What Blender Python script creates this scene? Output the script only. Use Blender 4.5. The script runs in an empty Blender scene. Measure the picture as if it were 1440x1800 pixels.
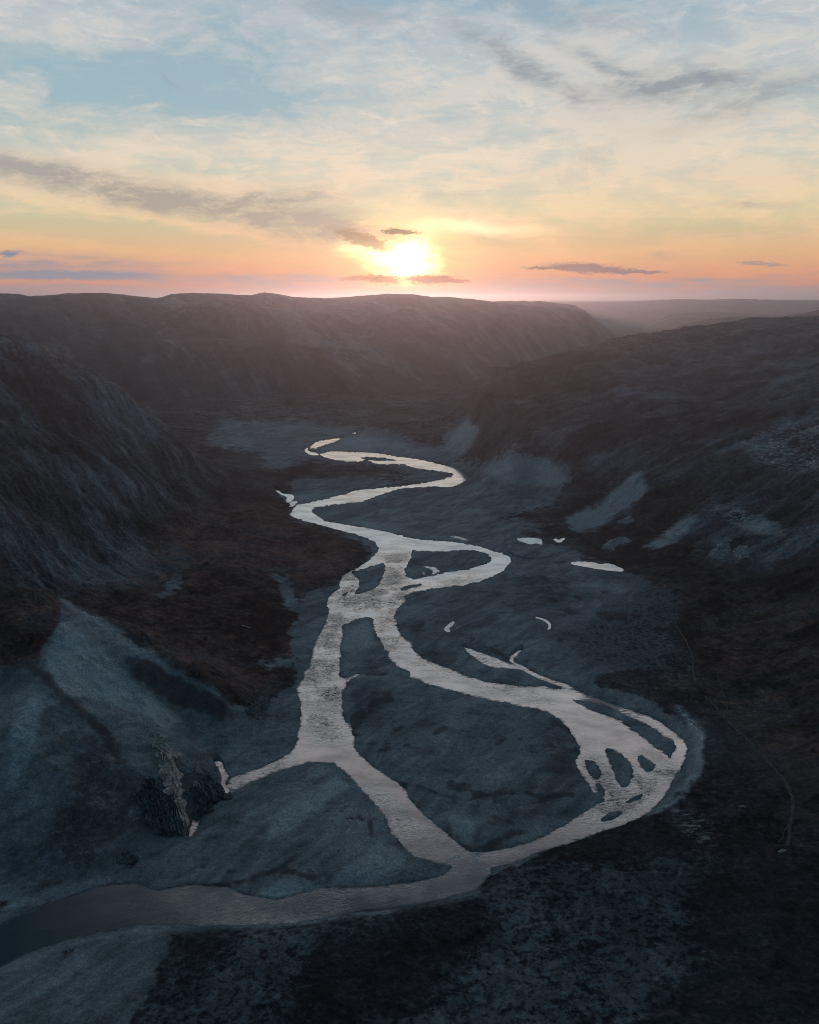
import bpy, math, random
import numpy as np

# ------------------------------------------------------------------ camera, sky, sun, exposure
sc = bpy.context.scene
C = sc.collection
H = 300.0                       # camera height above the river, metres
FPX = 1383.0                    # focal length in photograph pixels (1440 wide)
PITCH = math.radians(15.2)
CP, SP = math.cos(PITCH), math.sin(PITCH)

cd = bpy.data.cameras.new("camera"); cam = bpy.data.objects.new("camera", cd); C.objects.link(cam)
cam.location = (0, 0, H); cam.rotation_euler = (math.pi/2 - PITCH, 0, 0)
cd.sensor_fit = 'HORIZONTAL'; cd.sensor_width = 36.0; cd.lens = 36.0*FPX/1440.0
cd.clip_start = 1.0; cd.clip_end = 80000.0
sc.camera = cam
sc.render.engine = 'CYCLES'
sc.cycles.use_denoising = True; sc.cycles.denoising_prefilter = 'NONE'; sc.cycles.filter_width = 0.95
sc.cycles.max_bounces = 4; sc.cycles.diffuse_bounces = 2; sc.cycles.glossy_bounces = 2
sc.cycles.volume_bounces = 0; sc.cycles.transparent_max_bounces = 4
sc.cycles.caustics_reflective = False; sc.cycles.caustics_refractive = False
sc.view_settings.view_transform = 'Standard'; sc.view_settings.look = 'None'
sc.view_settings.exposure = 0.0; sc.view_settings.gamma = 1.0

def pix_dir(u, v):
    a = (u-720.0)/FPX; b = (900.0-v)/FPX
    return a, CP + b*SP, -SP + b*CP
def pix_azel(u, v):
    x, y, z = pix_dir(u, v)
    return math.atan2(x, y), math.atan2(z, math.hypot(x, y))

SUN_AZ, SUN_EL = pix_azel(712, 466)
sl = bpy.data.lights.new("sun", 'SUN'); so = bpy.data.objects.new("sun", sl); C.objects.link(so)
sl.energy = 1.0; sl.angle = math.radians(0.6); sl.color = (1.0, 0.50, 0.32)
so.rotation_euler = (math.pi/2 - SUN_EL, 0, math.pi - SUN_AZ)
so.location = (0, 3000, 2000)

def srgb(r, g, b):
    f = lambda c: (c/255.0/12.92) if c <= 10 else ((c/255.0+0.055)/1.055)**2.4
    return (f(r), f(g), f(b), 1.0)

class NT:
    """small helper round a node tree"""
    def __init__(s, tree): s.t = tree; s.n = tree.nodes; s.l = tree.links
    def put(s, sock, val):
        if isinstance(val, bpy.types.NodeSocket): s.l.new(val, sock)
        elif val is not None:
            try: sock.default_value = val
            except Exception: sock.default_value = tuple(val)[:3]
    def math(s, op, a, b=None, c=None, clamp=False):
        n = s.n.new('ShaderNodeMath'); n.operation = op; n.use_clamp = clamp
        s.put(n.inputs[0], a)
        if b is not None: s.put(n.inputs[1], b)
        if c is not None: s.put(n.inputs[2], c)
        return n.outputs[0]
    def vmath(s, op, a, b=None, scale=None):
        n = s.n.new('ShaderNodeVectorMath'); n.operation = op
        s.put(n.inputs[0], a)
        if b is not None: s.put(n.inputs[1], b)
        if scale is not None: s.put(n.inputs['Scale'], scale)
        return n.outputs['Value'] if op in ('LENGTH', 'DOT_PRODUCT', 'DISTANCE') else n.outputs['Vector']
    def rng(s, x, a, b, c=0.0, d=1.0, smooth=True):
        n = s.n.new('ShaderNodeMapRange'); n.interpolation_type = 'SMOOTHSTEP' if smooth else 'LINEAR'
        s.put(n.inputs[0], x)
        for i, q in enumerate((a, b, c, d)): s.put(n.inputs[1+i], q)
        return n.outputs[0]
    def noise(s, vec, scale, detail=4, rough=0.5, dist=0.0, out='Fac'):
        n = s.n.new('ShaderNodeTexNoise'); s.put(n.inputs['Vector'], vec)
        n.inputs['Scale'].default_value = scale; n.inputs['Detail'].default_value = detail
        n.inputs['Roughness'].default_value = rough; n.inputs['Distortion'].default_value = dist
        return n.outputs[out]
    def mapping(s, vec, loc=(0,0,0), rot=(0,0,0), scale=(1,1,1), kind='POINT'):
        n = s.n.new('ShaderNodeMapping'); n.vector_type = kind; s.put(n.inputs['Vector'], vec)
        n.inputs['Location'].default_value = loc; n.inputs['Rotation'].default_value = rot
        n.inputs['Scale'].default_value = scale
        return n.outputs[0]
    def mix(s, f, a, b, mode='MIX'):
        n = s.n.new('ShaderNodeMix'); n.data_type = 'RGBA'; n.blend_type = mode
        s.put(n.inputs[0], f); s.put(n.inputs[6], a); s.put(n.inputs[7], b)
        return n.outputs[2]
    def ramp(s, f, pts, interp='LINEAR'):
        n = s.n.new('ShaderNodeValToRGB'); n.color_ramp.interpolation = interp
        e = n.color_ramp.elements
        while len(e) < len(pts): e.new(0.5)
        for k, (p, c) in enumerate(pts): e[k].position = p; e[k].color = c
        s.put(n.inputs[0], f)
        return n.outputs[0]
    def sep(s, v):
        n = s.n.new('ShaderNodeSeparateXYZ'); s.put(n.inputs[0], v); return n.outputs
    def comb(s, x, y, z=0.0):
        n = s.n.new('ShaderNodeCombineXYZ')
        for i, q in enumerate((x, y, z)): s.put(n.inputs[i], q)
        return n.outputs[0]

D2 = math.degrees
def build_world():
    w = bpy.data.worlds.new("World"); sc.world = w; w.use_nodes = True
    t = NT(w.node_tree); t.n.clear()
    tc = t.n.new('ShaderNodeTexCoord').outputs['Generated']
    d = t.vmath('NORMALIZE', tc)
    x, y, z = t.sep(d)
    el = t.math('MULTIPLY', t.math('ARCSINE', z), 57.29578)              # degrees
    az = t.math('MULTIPLY', t.math('ARCTAN2', x, y), 57.29578)
    ae = t.comb(az, el, 0.0)
    # a cloud sheet seen in perspective
    zz = t.math('ADD', t.math('MAXIMUM', z, 0.0), 0.07)
    sheet = t.comb(t.math('DIVIDE', x, zz), t.math('DIVIDE', y, zz), 0.0)
    warp = t.vmath('SUBTRACT', t.noise(ae, 0.16, 4, 0.55, out='Color'), (0.5, 0.5, 0.5))
    aw = t.vmath('ADD', ae, t.vmath('MULTIPLY', warp, (6.0, 2.2, 0.0)))       # warped degrees
    fine = t.vmath('SUBTRACT', t.noise(t.mapping(ae, scale=(0.5, 1.6, 1)), 0.7, 5, 0.6, out='Color'), (0.5, 0.5, 0.5))
    aw2 = t.vmath('ADD', t.vmath('ADD', ae, t.vmath('MULTIPLY', warp, (2.2, 0.7, 0.0))), t.vmath('MULTIPLY', fine, (3.0, 0.75, 0.0)))
    # clear sky by elevation
    e = t.math('DIVIDE', el, 90.0)
    P = lambda deg: deg/90.0
    clear = t.ramp(e, [(0.0, srgb(176, 140, 142)), (P(1.2), srgb(222, 152, 118)), (P(3.0), srgb(228, 184, 138)),
                       (P(5.2), srgb(202, 198, 164)), (P(8.5), srgb(178, 194, 190)), (P(12), srgb(158, 184, 194)),
                       (P(18), srgb(154, 178, 192)), (P(25), srgb(160, 178, 190)), (P(31), srgb(164, 168, 176)), (P(37), srgb(112, 122, 134)), (P(45), srgb(58, 80, 94)), (P(60), srgb(52, 84, 100)), (1.0, srgb(50, 88, 106))])
    warm = t.ramp(e, [(0.0, srgb(196, 146, 140)), (P(1.2), srgb(238, 158, 118)), (P(3.0), srgb(242, 190, 142)),
                      (P(5.5), srgb(240, 212, 172)), (P(9), srgb(228, 214, 194)), (P(13), srgb(208, 206, 200)),
                      (P(18), srgb(202, 203, 205)), (P(25), srgb(196, 190, 190)), (P(31), srgb(196, 182, 180)), (P(37), srgb(136, 130, 134)), (P(45), srgb(60, 80, 94)), (P(60), srgb(52, 84, 100)), (1.0, srgb(50, 88, 106))])
    grey = t.ramp(e, [(0.0, srgb(150, 130, 140)), (P(2), srgb(170, 148, 144)), (P(4.5), srgb(180, 164, 148)),
                      (P(9), srgb(172, 168, 164)), (P(14), srgb(146, 156, 164)), (P(22), srgb(136, 148, 158)), (P(44), srgb(56, 76, 90)), (1.0, srgb(48, 84, 102))])
    def blob(src, u, v, ru, rv, ang=0.0, inner=0.0):
        a, b = pix_azel(u, v)
        q = t.mapping(src, loc=(D2(a), D2(b), 0), rot=(0, 0, math.radians(ang)), scale=(ru/24.1, rv/24.1, 1.0), kind='TEXTURE')
        return t.rng(t.vmath('LENGTH', q), 1.0, inner)
    def later(v, acc):        # ties a vector to a value already summed, so that the shader is worked out step by step
        k = t.math('MULTIPLY', acc, 1e-9)
        return t.vmath('ADD', v, t.comb(k, k, k))
    def add(acc, b, amt):
        return t.math('ADD', acc, t.math('MULTIPLY', b, amt))
    # thin veil of high cloud: where it lies
    c1 = t.noise(t.mapping(sheet, rot=(0, 0, math.radians(34)), scale=(0.8, 1.3, 1)), 0.9, 9, 0.64, 0.9)
    c2 = t.noise(t.mapping(aw, rot=(0, 0, math.radians(14)), scale=(0.45, 1.15, 1)), 0.42, 9, 0.66, 0.7)
    c3 = t.noise(t.mapping(aw2, rot=(0, 0, math.radians(-9)), scale=(0.3, 1.0, 1)), 1.0, 8, 0.70, 0.5)
    veil = t.math('ADD', t.math('MULTIPLY', c1, 0.28), t.math('MULTIPLY', c2, 0.42))
    veil = t.math('MULTIPLY_ADD', c3, 0.30, veil)
    veil = t.rng(veil, 0.40, 0.61)
    m = t.math('MULTIPLY', veil, 0.80); cnt = 0
    for (u, v, ru, rv, ang, amt) in [(1150, 330, 620, 90, 0, .55), (250, 310, 520, 70, 0, .35), (640, 190, 260, 60, 10, .3), (1100, 180, 520, 90, -10, .3), (60, 20, 300, 60, 0, .4), (460, 250, 420, 60, 0, .55), (150, 300, 330, 50, -6, .4), (900, 230, 420, 70, 0, .28), (1200, 250, 420, 120, 0, .35),
                                     (90, 60, 300, 60, 8, .35), (1000, 80, 300, 60, -12, .35), (1320, 120, 260, 50, 6, .30), (280, 188, 80, 10, 8, .5),
                                     (420, 330, 420, 26, -5, .35), (360, 396, 460, 16, -8.5, .9), (80, 345, 200, 16, -9, .6), (840, 395, 190, 26, -6, .7), (960, 425, 110, 18, -30, .45),
                                     (300, 460, 420, 20, 0, .3), (900, 450, 300, 40, 0, .35), (590, 300, 160, 30, 0, .3), (830, 275, 110, 14, -3, .5),
                                     (250, 125, 320, 100, -4, -.55), (400, 180, 300, 60, -6, -.35), (940, 12, 420, 50, -4, -.25), (790, 200, 160, 40, -20, -.12), (560, 60, 300, 60, -20, .2), (1300, 60, 300, 60, 4, .35), (820, 120, 240, 80, -25, .25), (1230, 300, 260, 26, 4, -.35),
                                     (240, 412, 340, 26, -4, -.75), (60, 398, 160, 14, 0, -.4), (880, 345, 180, 22, 4, -.3), (1180, 410, 300, 20, 2, -.35), (990, 225, 160, 14, 12, -.35),
                                     (280, 300, 140, 12, 0, -.45), (860, 420, 90, 12, -12, -.35)]:
        m = add(m, blob(aw2, u, v, ru, rv, ang), amt); cnt += 1
        if cnt % 6 == 0: aw2 = later(aw2, m)
    m = t.math('MINIMUM', t.math('MAXIMUM', m, 0.0), 1.0)
    col = t.mix(m, clear, warm)
    wsp = t.rng(t.noise(t.mapping(later(aw2, m), rot=(0, 0, math.radians(-16)), scale=(0.30, 1.0, 1)), 1.15, 10, 0.72, 1.0), 0.50, 0.68)
    wsp = t.math('MULTIPLY', wsp, t.math('MULTIPLY', t.rng(el, 3.0, 9.0), t.rng(m, 0.15, 0.7, 0.2, 0.75)))
    col = t.mix(t.math('MULTIPLY', wsp, 0.6), col, t.mix(t.rng(el, 4.0, 18.0), srgb(250, 226, 190), srgb(222, 220, 218)))
    # grey underlit streaks
    g = 0.0
    tex = t.rng(t.noise(t.mapping(aw2, rot=(0, 0, math.radians(9)), scale=(0.30, 0.9, 1)), 0.75, 8, 0.70), 0.34, 0.66, 0.2, 1.25)
    for (u, v, ru, rv, ang, amt) in [(350, 362, 420, 40, -9.5, .95), (530, 385, 210, 60, -12, 1.0), (600, 404, 110, 26, -18, .8), (130, 326, 320, 44, -7, .7), (500, 345, 180, 22, 4, .8), (60, 290, 200, 30, -4, .5),
                                     (950, 128, 200, 26, -30, 1.0), (1210, 150, 220, 44, -2, 1.25), (1080, 118, 160, 18, -24, 1.0), (860, 85, 130, 24, -30, .6), (1340, 175, 220, 30, 12, .7), (1000, 30, 200, 30, -14, .5),
                                     (620, 20, 200, 30, -8, .35), (790, 345, 80, 10, 3, .4), (1090, 370, 0.1, 0.1, 0, 0), (1330, 362, 90, 10, -3, .7), (1040, 280, 90, 26, 20, .35),
                                     (305, 140, 28, 7, -35, .5), (1180, 445, 60, 10, 0, .55), (770, 425, 80, 8, 0, .3)]:
        if ru < 1: continue
        g = t.math('MULTIPLY', blob(aw2, u, v, ru, rv, ang), amt) if g == 0.0 else add(g, blob(aw2, u, v, ru, rv, ang), amt)
        cnt += 1
        if cnt % 6 == 0: aw2 = later(aw2, g)
    g = t.math('MULTIPLY', t.math('MULTIPLY', g, tex), 0.82, clamp=True)
    col = t.mix(g, col, grey)
    # blue-violet banks low on the horizon
    bank = 0.0
    for (u, v, ru, rv, ang, amt) in [(60, 464, 380, 26, 0, 1.0), (120, 484, 300, 12, 0, 1.1), (60, 506, 260, 11, 0, 1.0), (500, 490, 240, 14, 0, .8), (400, 494, 260, 12, 0, .55), (10, 447, 36, 7, 0, 1.0),
                                     (560, 505, 200, 12, 0, .5), (1050, 500, 420, 17, 0, .85), (1340, 511, 200, 9, 0, 1.0), (720, 514, 1100, 12, 0, .30), (1100, 492, 160, 6, 0, .6), (1300, 490, 240, 9, 2, .55)]:
        b = blob(aw2, u, v, ru, rv, ang)
        bank = t.math('MULTIPLY', b, amt) if bank == 0.0 else add(bank, b, amt)
        cnt += 1
        if cnt % 6 == 0: aw2 = later(aw2, bank)
    bn = t.rng(t.noise(t.mapping(ae, scale=(0.22, 2.0, 1)), 1.1, 5, 0.6), 0.34, 0.62, 0.35, 1.15)
    bank = t.math('MULTIPLY', t.math('MULTIPLY', bank, bn), 0.95, clamp=True)
    col = t.mix(bank, col, srgb(176, 154, 154))
    # glow round the sun
    a0, b0 = SUN_AZ, SUN_EL
    q = t.mapping(ae, loc=(D2(a0), D2(b0), 0), scale=(1.35, 1.0, 1), kind='TEXTURE')
    r = t.vmath('LENGTH', q)
    wide = t.math('POWER', t.rng(r, 17.0, 0.0, smooth=False), 3.0)
    col = t.mix(t.math('MULTIPLY', wide, 0.30), col, (1.0, 0.62, 0.34, 1), 'ADD')
    mid = t.math('POWER', t.rng(r, 5.4, 0.0, smooth=False), 2.0)
    glowbreak = t.rng(t.noise(t.mapping(aw2, scale=(0.3, 1.5, 1)), 0.9, 5, 0.6), 0.3, 0.7, 0.45, 1.3)
    col = t.mix(t.math('MULTIPLY', mid, glowbreak), col, (1.2, 0.46, 0.03, 1), 'ADD')
    streak = blob(aw2, 830, 400, 170, 16, -4)
    col = t.mix(t.math('MULTIPLY', streak, 0.55), col, (0.7, 0.55, 0.34, 1), 'ADD')
    hot = t.math('ADD', t.math('MULTIPLY', blob(aw2, 712, 466, 84, 48, 0), 1.15), t.math('MULTIPLY', blob(aw2, 655, 440, 90, 30, -8), 0.6))
    hot = t.math('ADD', hot, t.math('MULTIPLY', blob(aw2, 728, 428, 60, 44, 20), 0.5))
    hot = t.math('POWER', t.math('MINIMUM', hot, 1.3), 1.8)
    col = t.mix(1.0, col, t.vmath('MULTIPLY', t.comb(hot, hot, hot), (2.4, 2.0, 0.9)), 'ADD')
    # small dark clouds in front of the sun and along the horizon
    aw3 = t.vmath('ADD', ae, t.vmath('MULTIPLY', t.vmath('SUBTRACT', t.noise(t.mapping(ae, scale=(0.8, 2.2, 1)), 2.2, 5, 0.7, out='Color'), (0.5,)*3), (2.6, 0.62, 0.0)))
    def near(u, v, ru, rv, ang, c, amt):
        nonlocal col
        col = t.mix(t.math('MULTIPLY', blob(aw3, u, v, ru, rv, ang, 0.45), amt), col, c)
    near(640, 422, 72, 14, -18, srgb(176, 146, 116), .75)
    near(702, 407, 44, 6, -2, srgb(150, 126, 106), .85)
    near(755, 491, 62, 10, 0, srgb(170, 104, 84), .85)
    near(676, 492, 36, 9, 0, srgb(186, 114, 84), .8)
    near(800, 494, 32, 4, 0, srgb(190, 116, 84), .9)
    near(640, 488, 48, 6, 3, srgb(196, 124, 88), .7)
    near(1035, 472, 92, 10, -4, srgb(146, 120, 122), .85)
    near(1120, 478, 60, 4, -2, srgb(150, 122, 122), .9)
    near(958, 471, 46, 3.5, 0, srgb(160, 124, 112), .9)
    near(120, 484, 170, 9, 0, srgb(140, 144, 160), .85)
    near(15, 446, 24, 6, 0, srgb(132, 140, 158), .9)
    near(1338, 464, 50, 3.5, -4, srgb(170, 148, 142), .8)
    # the side of the sky away from the sunset
    back = t.rng(y, 0.55, -0.35)
    dusk = t.ramp(e, [(0.0, srgb(50, 68, 86)), (P(12), srgb(48, 72, 90)), (P(40), srgb(50, 82, 100)), (1.0, srgb(50, 88, 106))])
    col = t.mix(back, col, dusk)
    bg = t.n.new('ShaderNodeBackground'); t.put(bg.inputs[0], col); bg.inputs[1].default_value = 1.0
    out = t.n.new('ShaderNodeOutputWorld'); t.l.new(bg.outputs[0], out.inputs[0])
    w.cycles.sampling_method = 'MANUAL'; w.cycles.sample_map_resolution = 512
build_world()

# ------------------------------------------------------------------ numpy helpers
rs = np.random.RandomState(7)
PERM = rs.permutation(4096).astype(np.int32)
GA = rs.rand(4096)*2*math.pi
GX, GY = np.cos(GA).astype(np.float32), np.sin(GA).astype(np.float32)
def perlin(x, y, seed=0):
    xi = np.floor(x); yi = np.floor(y)
    fx = (x-xi).astype(np.float32); fy = (y-yi).astype(np.float32)
    xi = xi.astype(np.int64); yi = yi.astype(np.int64)
    sx = fx*fx*fx*(fx*(fx*6-15)+10); sy = fy*fy*fy*(fy*(fy*6-15)+10)
    def g(dx, dy):
        h = PERM[(PERM[(xi+dx+seed*131) & 4095] + yi+dy) & 4095]
        return GX[h]*(fx-dx) + GY[h]*(fy-dy)
    a = g(0, 0); b = g(1, 0); c = g(0, 1); d = g(1, 1)
    a = a + sx*(b-a); c = c + sx*(d-c)
    return (a + sy*(c-a))*1.5
def fbm(x, y, octs, seed=0, gain=0.5, ridged=False, turn=True):
    s = 0; a = 1.0; tot = 0
    for k in range(octs):
        n = perlin(x, y, seed+k)
        if ridged: n = 1.0 - 2.0*np.abs(n)
        s = s + a*n; tot += a; a *= gain
        if turn: x, y = x*1.9+y*0.55+11.3, y*1.9-x*0.55+5.7      # turn and scale
        else: x, y = x*1.97+11.3, y*2.03+5.7
    return s/tot
def sstep(a, b, x):
    t = np.clip((x-a)/(b-a), 0, 1); return t*t*(3-2*t)

U0, U1, V0, V1 = -300, 1740, 440, 2040      # raster window in photograph pixels
RW, RH = U1-U0, V1-V0
def raster(polys, holes=()):
    out = np.zeros((RH, RW), np.float32)
    for sign, group in ((1, polys), (0, holes)):
        for p in group:
            p = np.array(p, float); q = np.roll(p, -1, 0)
            for j in range(max(0, int(p[:, 1].min()-V0)), min(RH, int(p[:, 1].max()-V0)+2)):
                yy = j + V0 + 0.5
                c = (p[:, 1] <= yy) != (q[:, 1] <= yy)
                if not c.any(): continue
                xs = np.sort(p[c, 0] + (yy-p[c, 1])*(q[c, 0]-p[c, 0])/(q[c, 1]-p[c, 1])) - U0
                for k in range(0, len(xs)-1, 2):
                    out[j, max(0, int(round(xs[k]))):max(0, int(round(xs[k+1])))] = sign
    return out
def line_poly(pts, w):
    """a ribbon round a polyline; w = width in pixels, or one per point"""
    p = np.array(pts, float); n = len(p)
    w = np.full(n, w, float) if np.isscalar(w) else np.array(w, float)
    d = np.gradient(p, axis=0); d /= np.linalg.norm(d, axis=1)[:, None]+1e-9
    nrm = np.stack([-d[:, 1], d[:, 0]], 1)
    return np.vstack([p+nrm*w[:, None]/2, (p-nrm*w[:, None]/2)[::-1]])
def blur(a, s):
    r = max(1, int(round(s*1.2)))
    for _ in range(3):
        for ax in (0, 1):
            c = np.cumsum(np.pad(a, [(r+1, r) if k == ax else (0, 0) for k in (0, 1)], mode='edge'), axis=ax, dtype=np.float64)
            n = a.shape[ax]
            hi = np.take(c, np.arange(2*r+1, n+2*r+1), axis=ax); lo = np.take(c, np.arange(0, n), axis=ax)
            a = ((hi-lo)/(2*r+1)).astype(np.float32)
    return a
def sample(img, u, v):
    x = np.clip(u-U0-0.5, 0, RW-1.001); y = np.clip(v-V0-0.5, 0, RH-1.001)
    i = x.astype(np.int32); j = y.astype(np.int32); fx = (x-i).astype(np.float32); fy = (y-j).astype(np.float32)
    return (img[j, i]*(1-fx)+img[j, i+1]*fx)*(1-fy) + (img[j+1, i]*(1-fx)+img[j+1, i+1]*fx)*fy
def to_pix(x, y, z):
    """photograph pixel of a world point (for reading traced outlines back)"""
    zz = z-H
    f = y*CP - zz*SP; up = y*SP + zz*CP
    f = np.maximum(f, 1.0)
    return 720+FPX*x/f, 900-FPX*up/f

# ------------------------------------------------------------------ traced outlines
def Z(ox, oy, s, pts): return [(ox+a/s, oy+b/s) for a, b in pts]
z4 = lambda p: Z(400, 700, 2.769, p)
z6 = lambda p: Z(500, 950, 3.4286, p)
z7 = lambda p: Z(780, 1050, 2.769, p)
z8 = lambda p: Z(350, 1250, 2.618, p)
zb = lambda p: Z(0, 1450, 2.0, p)
zp = lambda p: Z(800, 880, 3.6, p)

RIVER = [
 line_poly(Z(400, 700, 2.769, [(390,243),(377,252),(384,262),(402,268),(440,272)]), 5),
 [(640,756),(620,760),(611,765),(602,769),(581,772),(559,776),(544,785),(537,788),(555,788),(570,782),(588,777),(606,770),(620,764),(635,760)],
 # upper bends down to the wide braid
 z4([(400,268),(470,268),(480,262),(560,260),(740,268),(830,285),(900,292),(960,303),(1000,312),(1060,328),(1110,340),(1150,350),(1175,362),(1182,380),(1160,400),(1130,415),(1100,430),(1050,432),(1010,428),(940,438),(870,440),(820,447),(770,462),(740,470),(680,495),(630,508),(600,505),(560,515),(510,517),(470,522),(440,527),(410,537),(405,555),(440,575),(470,597),(510,605),(600,620),(700,637),(800,657),(880,680),(960,690),(1080,700),(1160,710),(1220,720),(1280,740),(1330,755),(1385,778),(1375,800),(1340,840),(1290,865),(1230,890),(1170,905),(1100,915),(1000,925),(900,945),(850,965),(870,990),(840,1010),(815,1040),(805,1080),(790,1130),(700,1160),(480,1160),(480,1108),(495,1060),(490,1020),(485,985),(510,950),(550,930),(545,905),(555,870),(590,845),(650,815),(700,780),(735,745),(738,720),(720,700),(680,680),(620,662),(560,645),(500,630),(420,608),(350,590),(300,570),(325,540),(310,520),(380,515),(430,503),(480,492),(540,475),(590,465),(600,455),(650,447),(740,438),(820,430),(880,422),(960,412),(1040,398),(1100,380),(1110,370),(1080,362),(1020,352),(960,345),(900,335),(860,322),(800,320),(740,320),(680,308),(620,308),(560,305),(520,300),(450,278)]),
 # west channel
 z6([(270,400),(268,455),(250,500),(225,545),(200,590),(180,620),(170,680),(155,740),(145,780),(120,790),(120,830),(85,870),(70,900),(80,940),(100,970),(100,1030),(95,1100),(85,1160),(80,1210),(60,1260),(20,1290),(-20,1320)]) +
 z8([(380,215),(300,255),(220,285),(150,305),(135,330),(140,380),(200,345),(280,310),(350,280),(430,255),(500,235),(600,235),(640,250),(690,300),(740,350),(790,410),(840,460),(870,510),(880,575),(920,590),(950,640),(1000,672),(1100,700),(1172,712),(1150,735),(1090,765),(1000,785),(850,805),(700,815),(560,815),(480,835),(420,855),(350,865),(270,855),(200,840),(150,812),(60,805),(-60,800)]) +
 zb([(560,235),(480,205),(400,212),(320,226),(220,262),(130,292),(60,322),(0,350),(-300,470),(-300,640),(0,500),(60,465),(130,440),(220,410),(300,390),(380,370),(480,352),(600,352),(700,354),(850,354),(960,352),(1060,344),(1130,330)]) +
 z8([(640,935),(720,920),(850,905),(980,890),(1100,870),(1200,840),(1270,820),(1310,790),(1345,745),(1340,722),(1440,700)]) +
 z7([(450,1246),(500,1230),(620,1195),(700,1165),(760,1145),(860,1110),(940,1080),(1010,1040),(1060,990),(1090,940),(1120,880),(1160,820),(1180,780),(1185,730),(1170,695),(1120,655),(1060,610),(1000,580),(920,555),(850,530),(760,500),(680,470),(630,448),(580,428),(530,436),(400,435),(300,425),(200,410),(110,385),(60,360),(0,340)]) +
 z6([(1060,800),(1000,775),(940,755),(860,720),(800,690),(770,650),(775,615),(730,600),(700,570),(680,520),(670,480),(655,470),(650,440),(690,375),(560,330),(400,330)]),
]
BARS = [
 z4([(620,287),(700,285),(770,290),(830,300),(875,312),(800,306),(720,303),(660,297)]),
 z4([(895,735),(930,741),(1060,746),(1140,736),(1220,742),(1270,758),(1292,785),(1260,808),(1180,830),(1080,848),(960,872),(900,885),(868,870),(858,840),(880,800),(892,770)]),
 z4([(596,850),(660,830),(720,810),(766,800),(768,850),(745,895),(730,920),(680,942),(608,962),(640,920),(640,885)]),
 z4([(820,938),(860,915),(910,903),(990,902),(960,912),(900,925),(850,940)]),
 z4([(535,965),(590,940),(612,935),(580,960),(560,968)]),
 z6([(345,510),(400,490),(460,465),(510,458),(540,475),(535,530),(560,570),(590,620),(620,670),(640,720),(680,760),(740,785),(772,815),(690,822),(600,818),(480,812),(420,812),(372,832),(330,820),(330,760),(340,690),(335,640),(350,590),(350,550)]),
 # the big bar between the two arms
 z6([(378,858),(430,822),(520,822),(640,824),(740,822),(800,835),(860,862),(960,890),(1060,918),(1200,955),(1300,980)]) +
 z7([(100,463),(200,495),(300,510),(400,535),(480,548),(530,570),(580,610),(620,650),(640,690),(665,725),(665,760),(640,800),(660,850),(700,900),(720,950),(790,985),(740,1010),(680,1050),(620,1090),(560,1125),(480,1170),(400,1200),(300,1225),(200,1240),(130,1242),(60,1190),(0,1140)]) +
 z8([(1030,470),(980,420),(950,360),(870,300),(790,250),(720,180),(682,110),(680,20)]) +
 z6([(440,1260),(390,1190),(370,1130),(355,1050),(345,960),(358,900)]),
 z7([(600,497),(680,500),(760,515),(830,545),(900,580),(960,605),(1030,640),(1080,680),(1128,710),(1128,740),(1100,792),(1068,748),(1000,712),(968,660),(975,690),(950,668),(910,642),(860,602),(800,577),(740,557),(680,530)]),
 z7([(780,728),(830,740),(880,775),(912,810),(922,850),(915,900),(890,925),(858,922),(840,880),(820,830),(795,780)]),
 z7([(935,765),(970,768),(1000,800),(1035,815),(1015,850),(985,855),(960,820)]),
 z7([(680,788),(720,790),(752,820),(768,860),(764,895),(730,882),(700,840)]),
 z7([(735,900),(764,905),(780,935),(792,965),(765,965),(742,935)]),
 z7([(750,1090),(790,1060),(850,1035),(875,1048),(845,1075),(800,1090)]),
 z7([(860,1005),(900,985),(960,955),(985,945),(960,978),(905,1003)]),
 z7([(490,437),(560,432),(620,452),(540,446)]),
]
SIDE = [z7([(640,790),(675,790),(720,880),(745,955),(725,950),(690,880),(655,830)]),
        z6([(365,850),(400,822),(430,806),(490,810),(490,818),(440,816),(400,838),(380,858)])]
RIVER_ARM = [  # little channels and pools lying level with the river
 z7([(90,240),(130,250),(190,272),(250,292),(300,316),(350,333),(385,345),(440,362),(480,382),(540,405),(590,418),(640,445),(600,446),(560,428),(500,402),(450,380),(400,358),(360,352),(300,345),(240,342),(200,330),(150,295),(115,268)]),
 zp([(-48,220),(0,224),(42,231),(104,256),(70,254),(30,242),(-20,233)]),
 zp([(341,1010),(349,985),(376,966),(390,952),(430,936),(434,944),(400,967),(390,987),(370,998),(369,1012),(388,1030),(432,1046),(472,1070),(440,1074),(408,1054),(372,1036)]),
 z8([(65,228),(85,220),(107,238),(114,262),(138,300),(122,330),(124,380),(108,400),(90,402),(104,370),(102,310),(92,270),(78,250)]), z8([(62,422),(84,406),(104,404),(62,440),(24,474),(4,500),(-8,542),(-38,584),(-62,576),(-38,530),(-24,490),(8,455)]),
 z8([(100,372),(140,330),(150,345),(135,380),(112,398)]),
 z6([(826,150),(870,156),(905,160),(944,186),(925,194),(900,207),(880,214),(898,190),(880,172),(850,164)]), z6([(835,185),(850,190),(845,210),(832,205)]),
 line_poly(z7([(380,350),(450,385),(520,412),(600,440)]), 4)]
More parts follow.
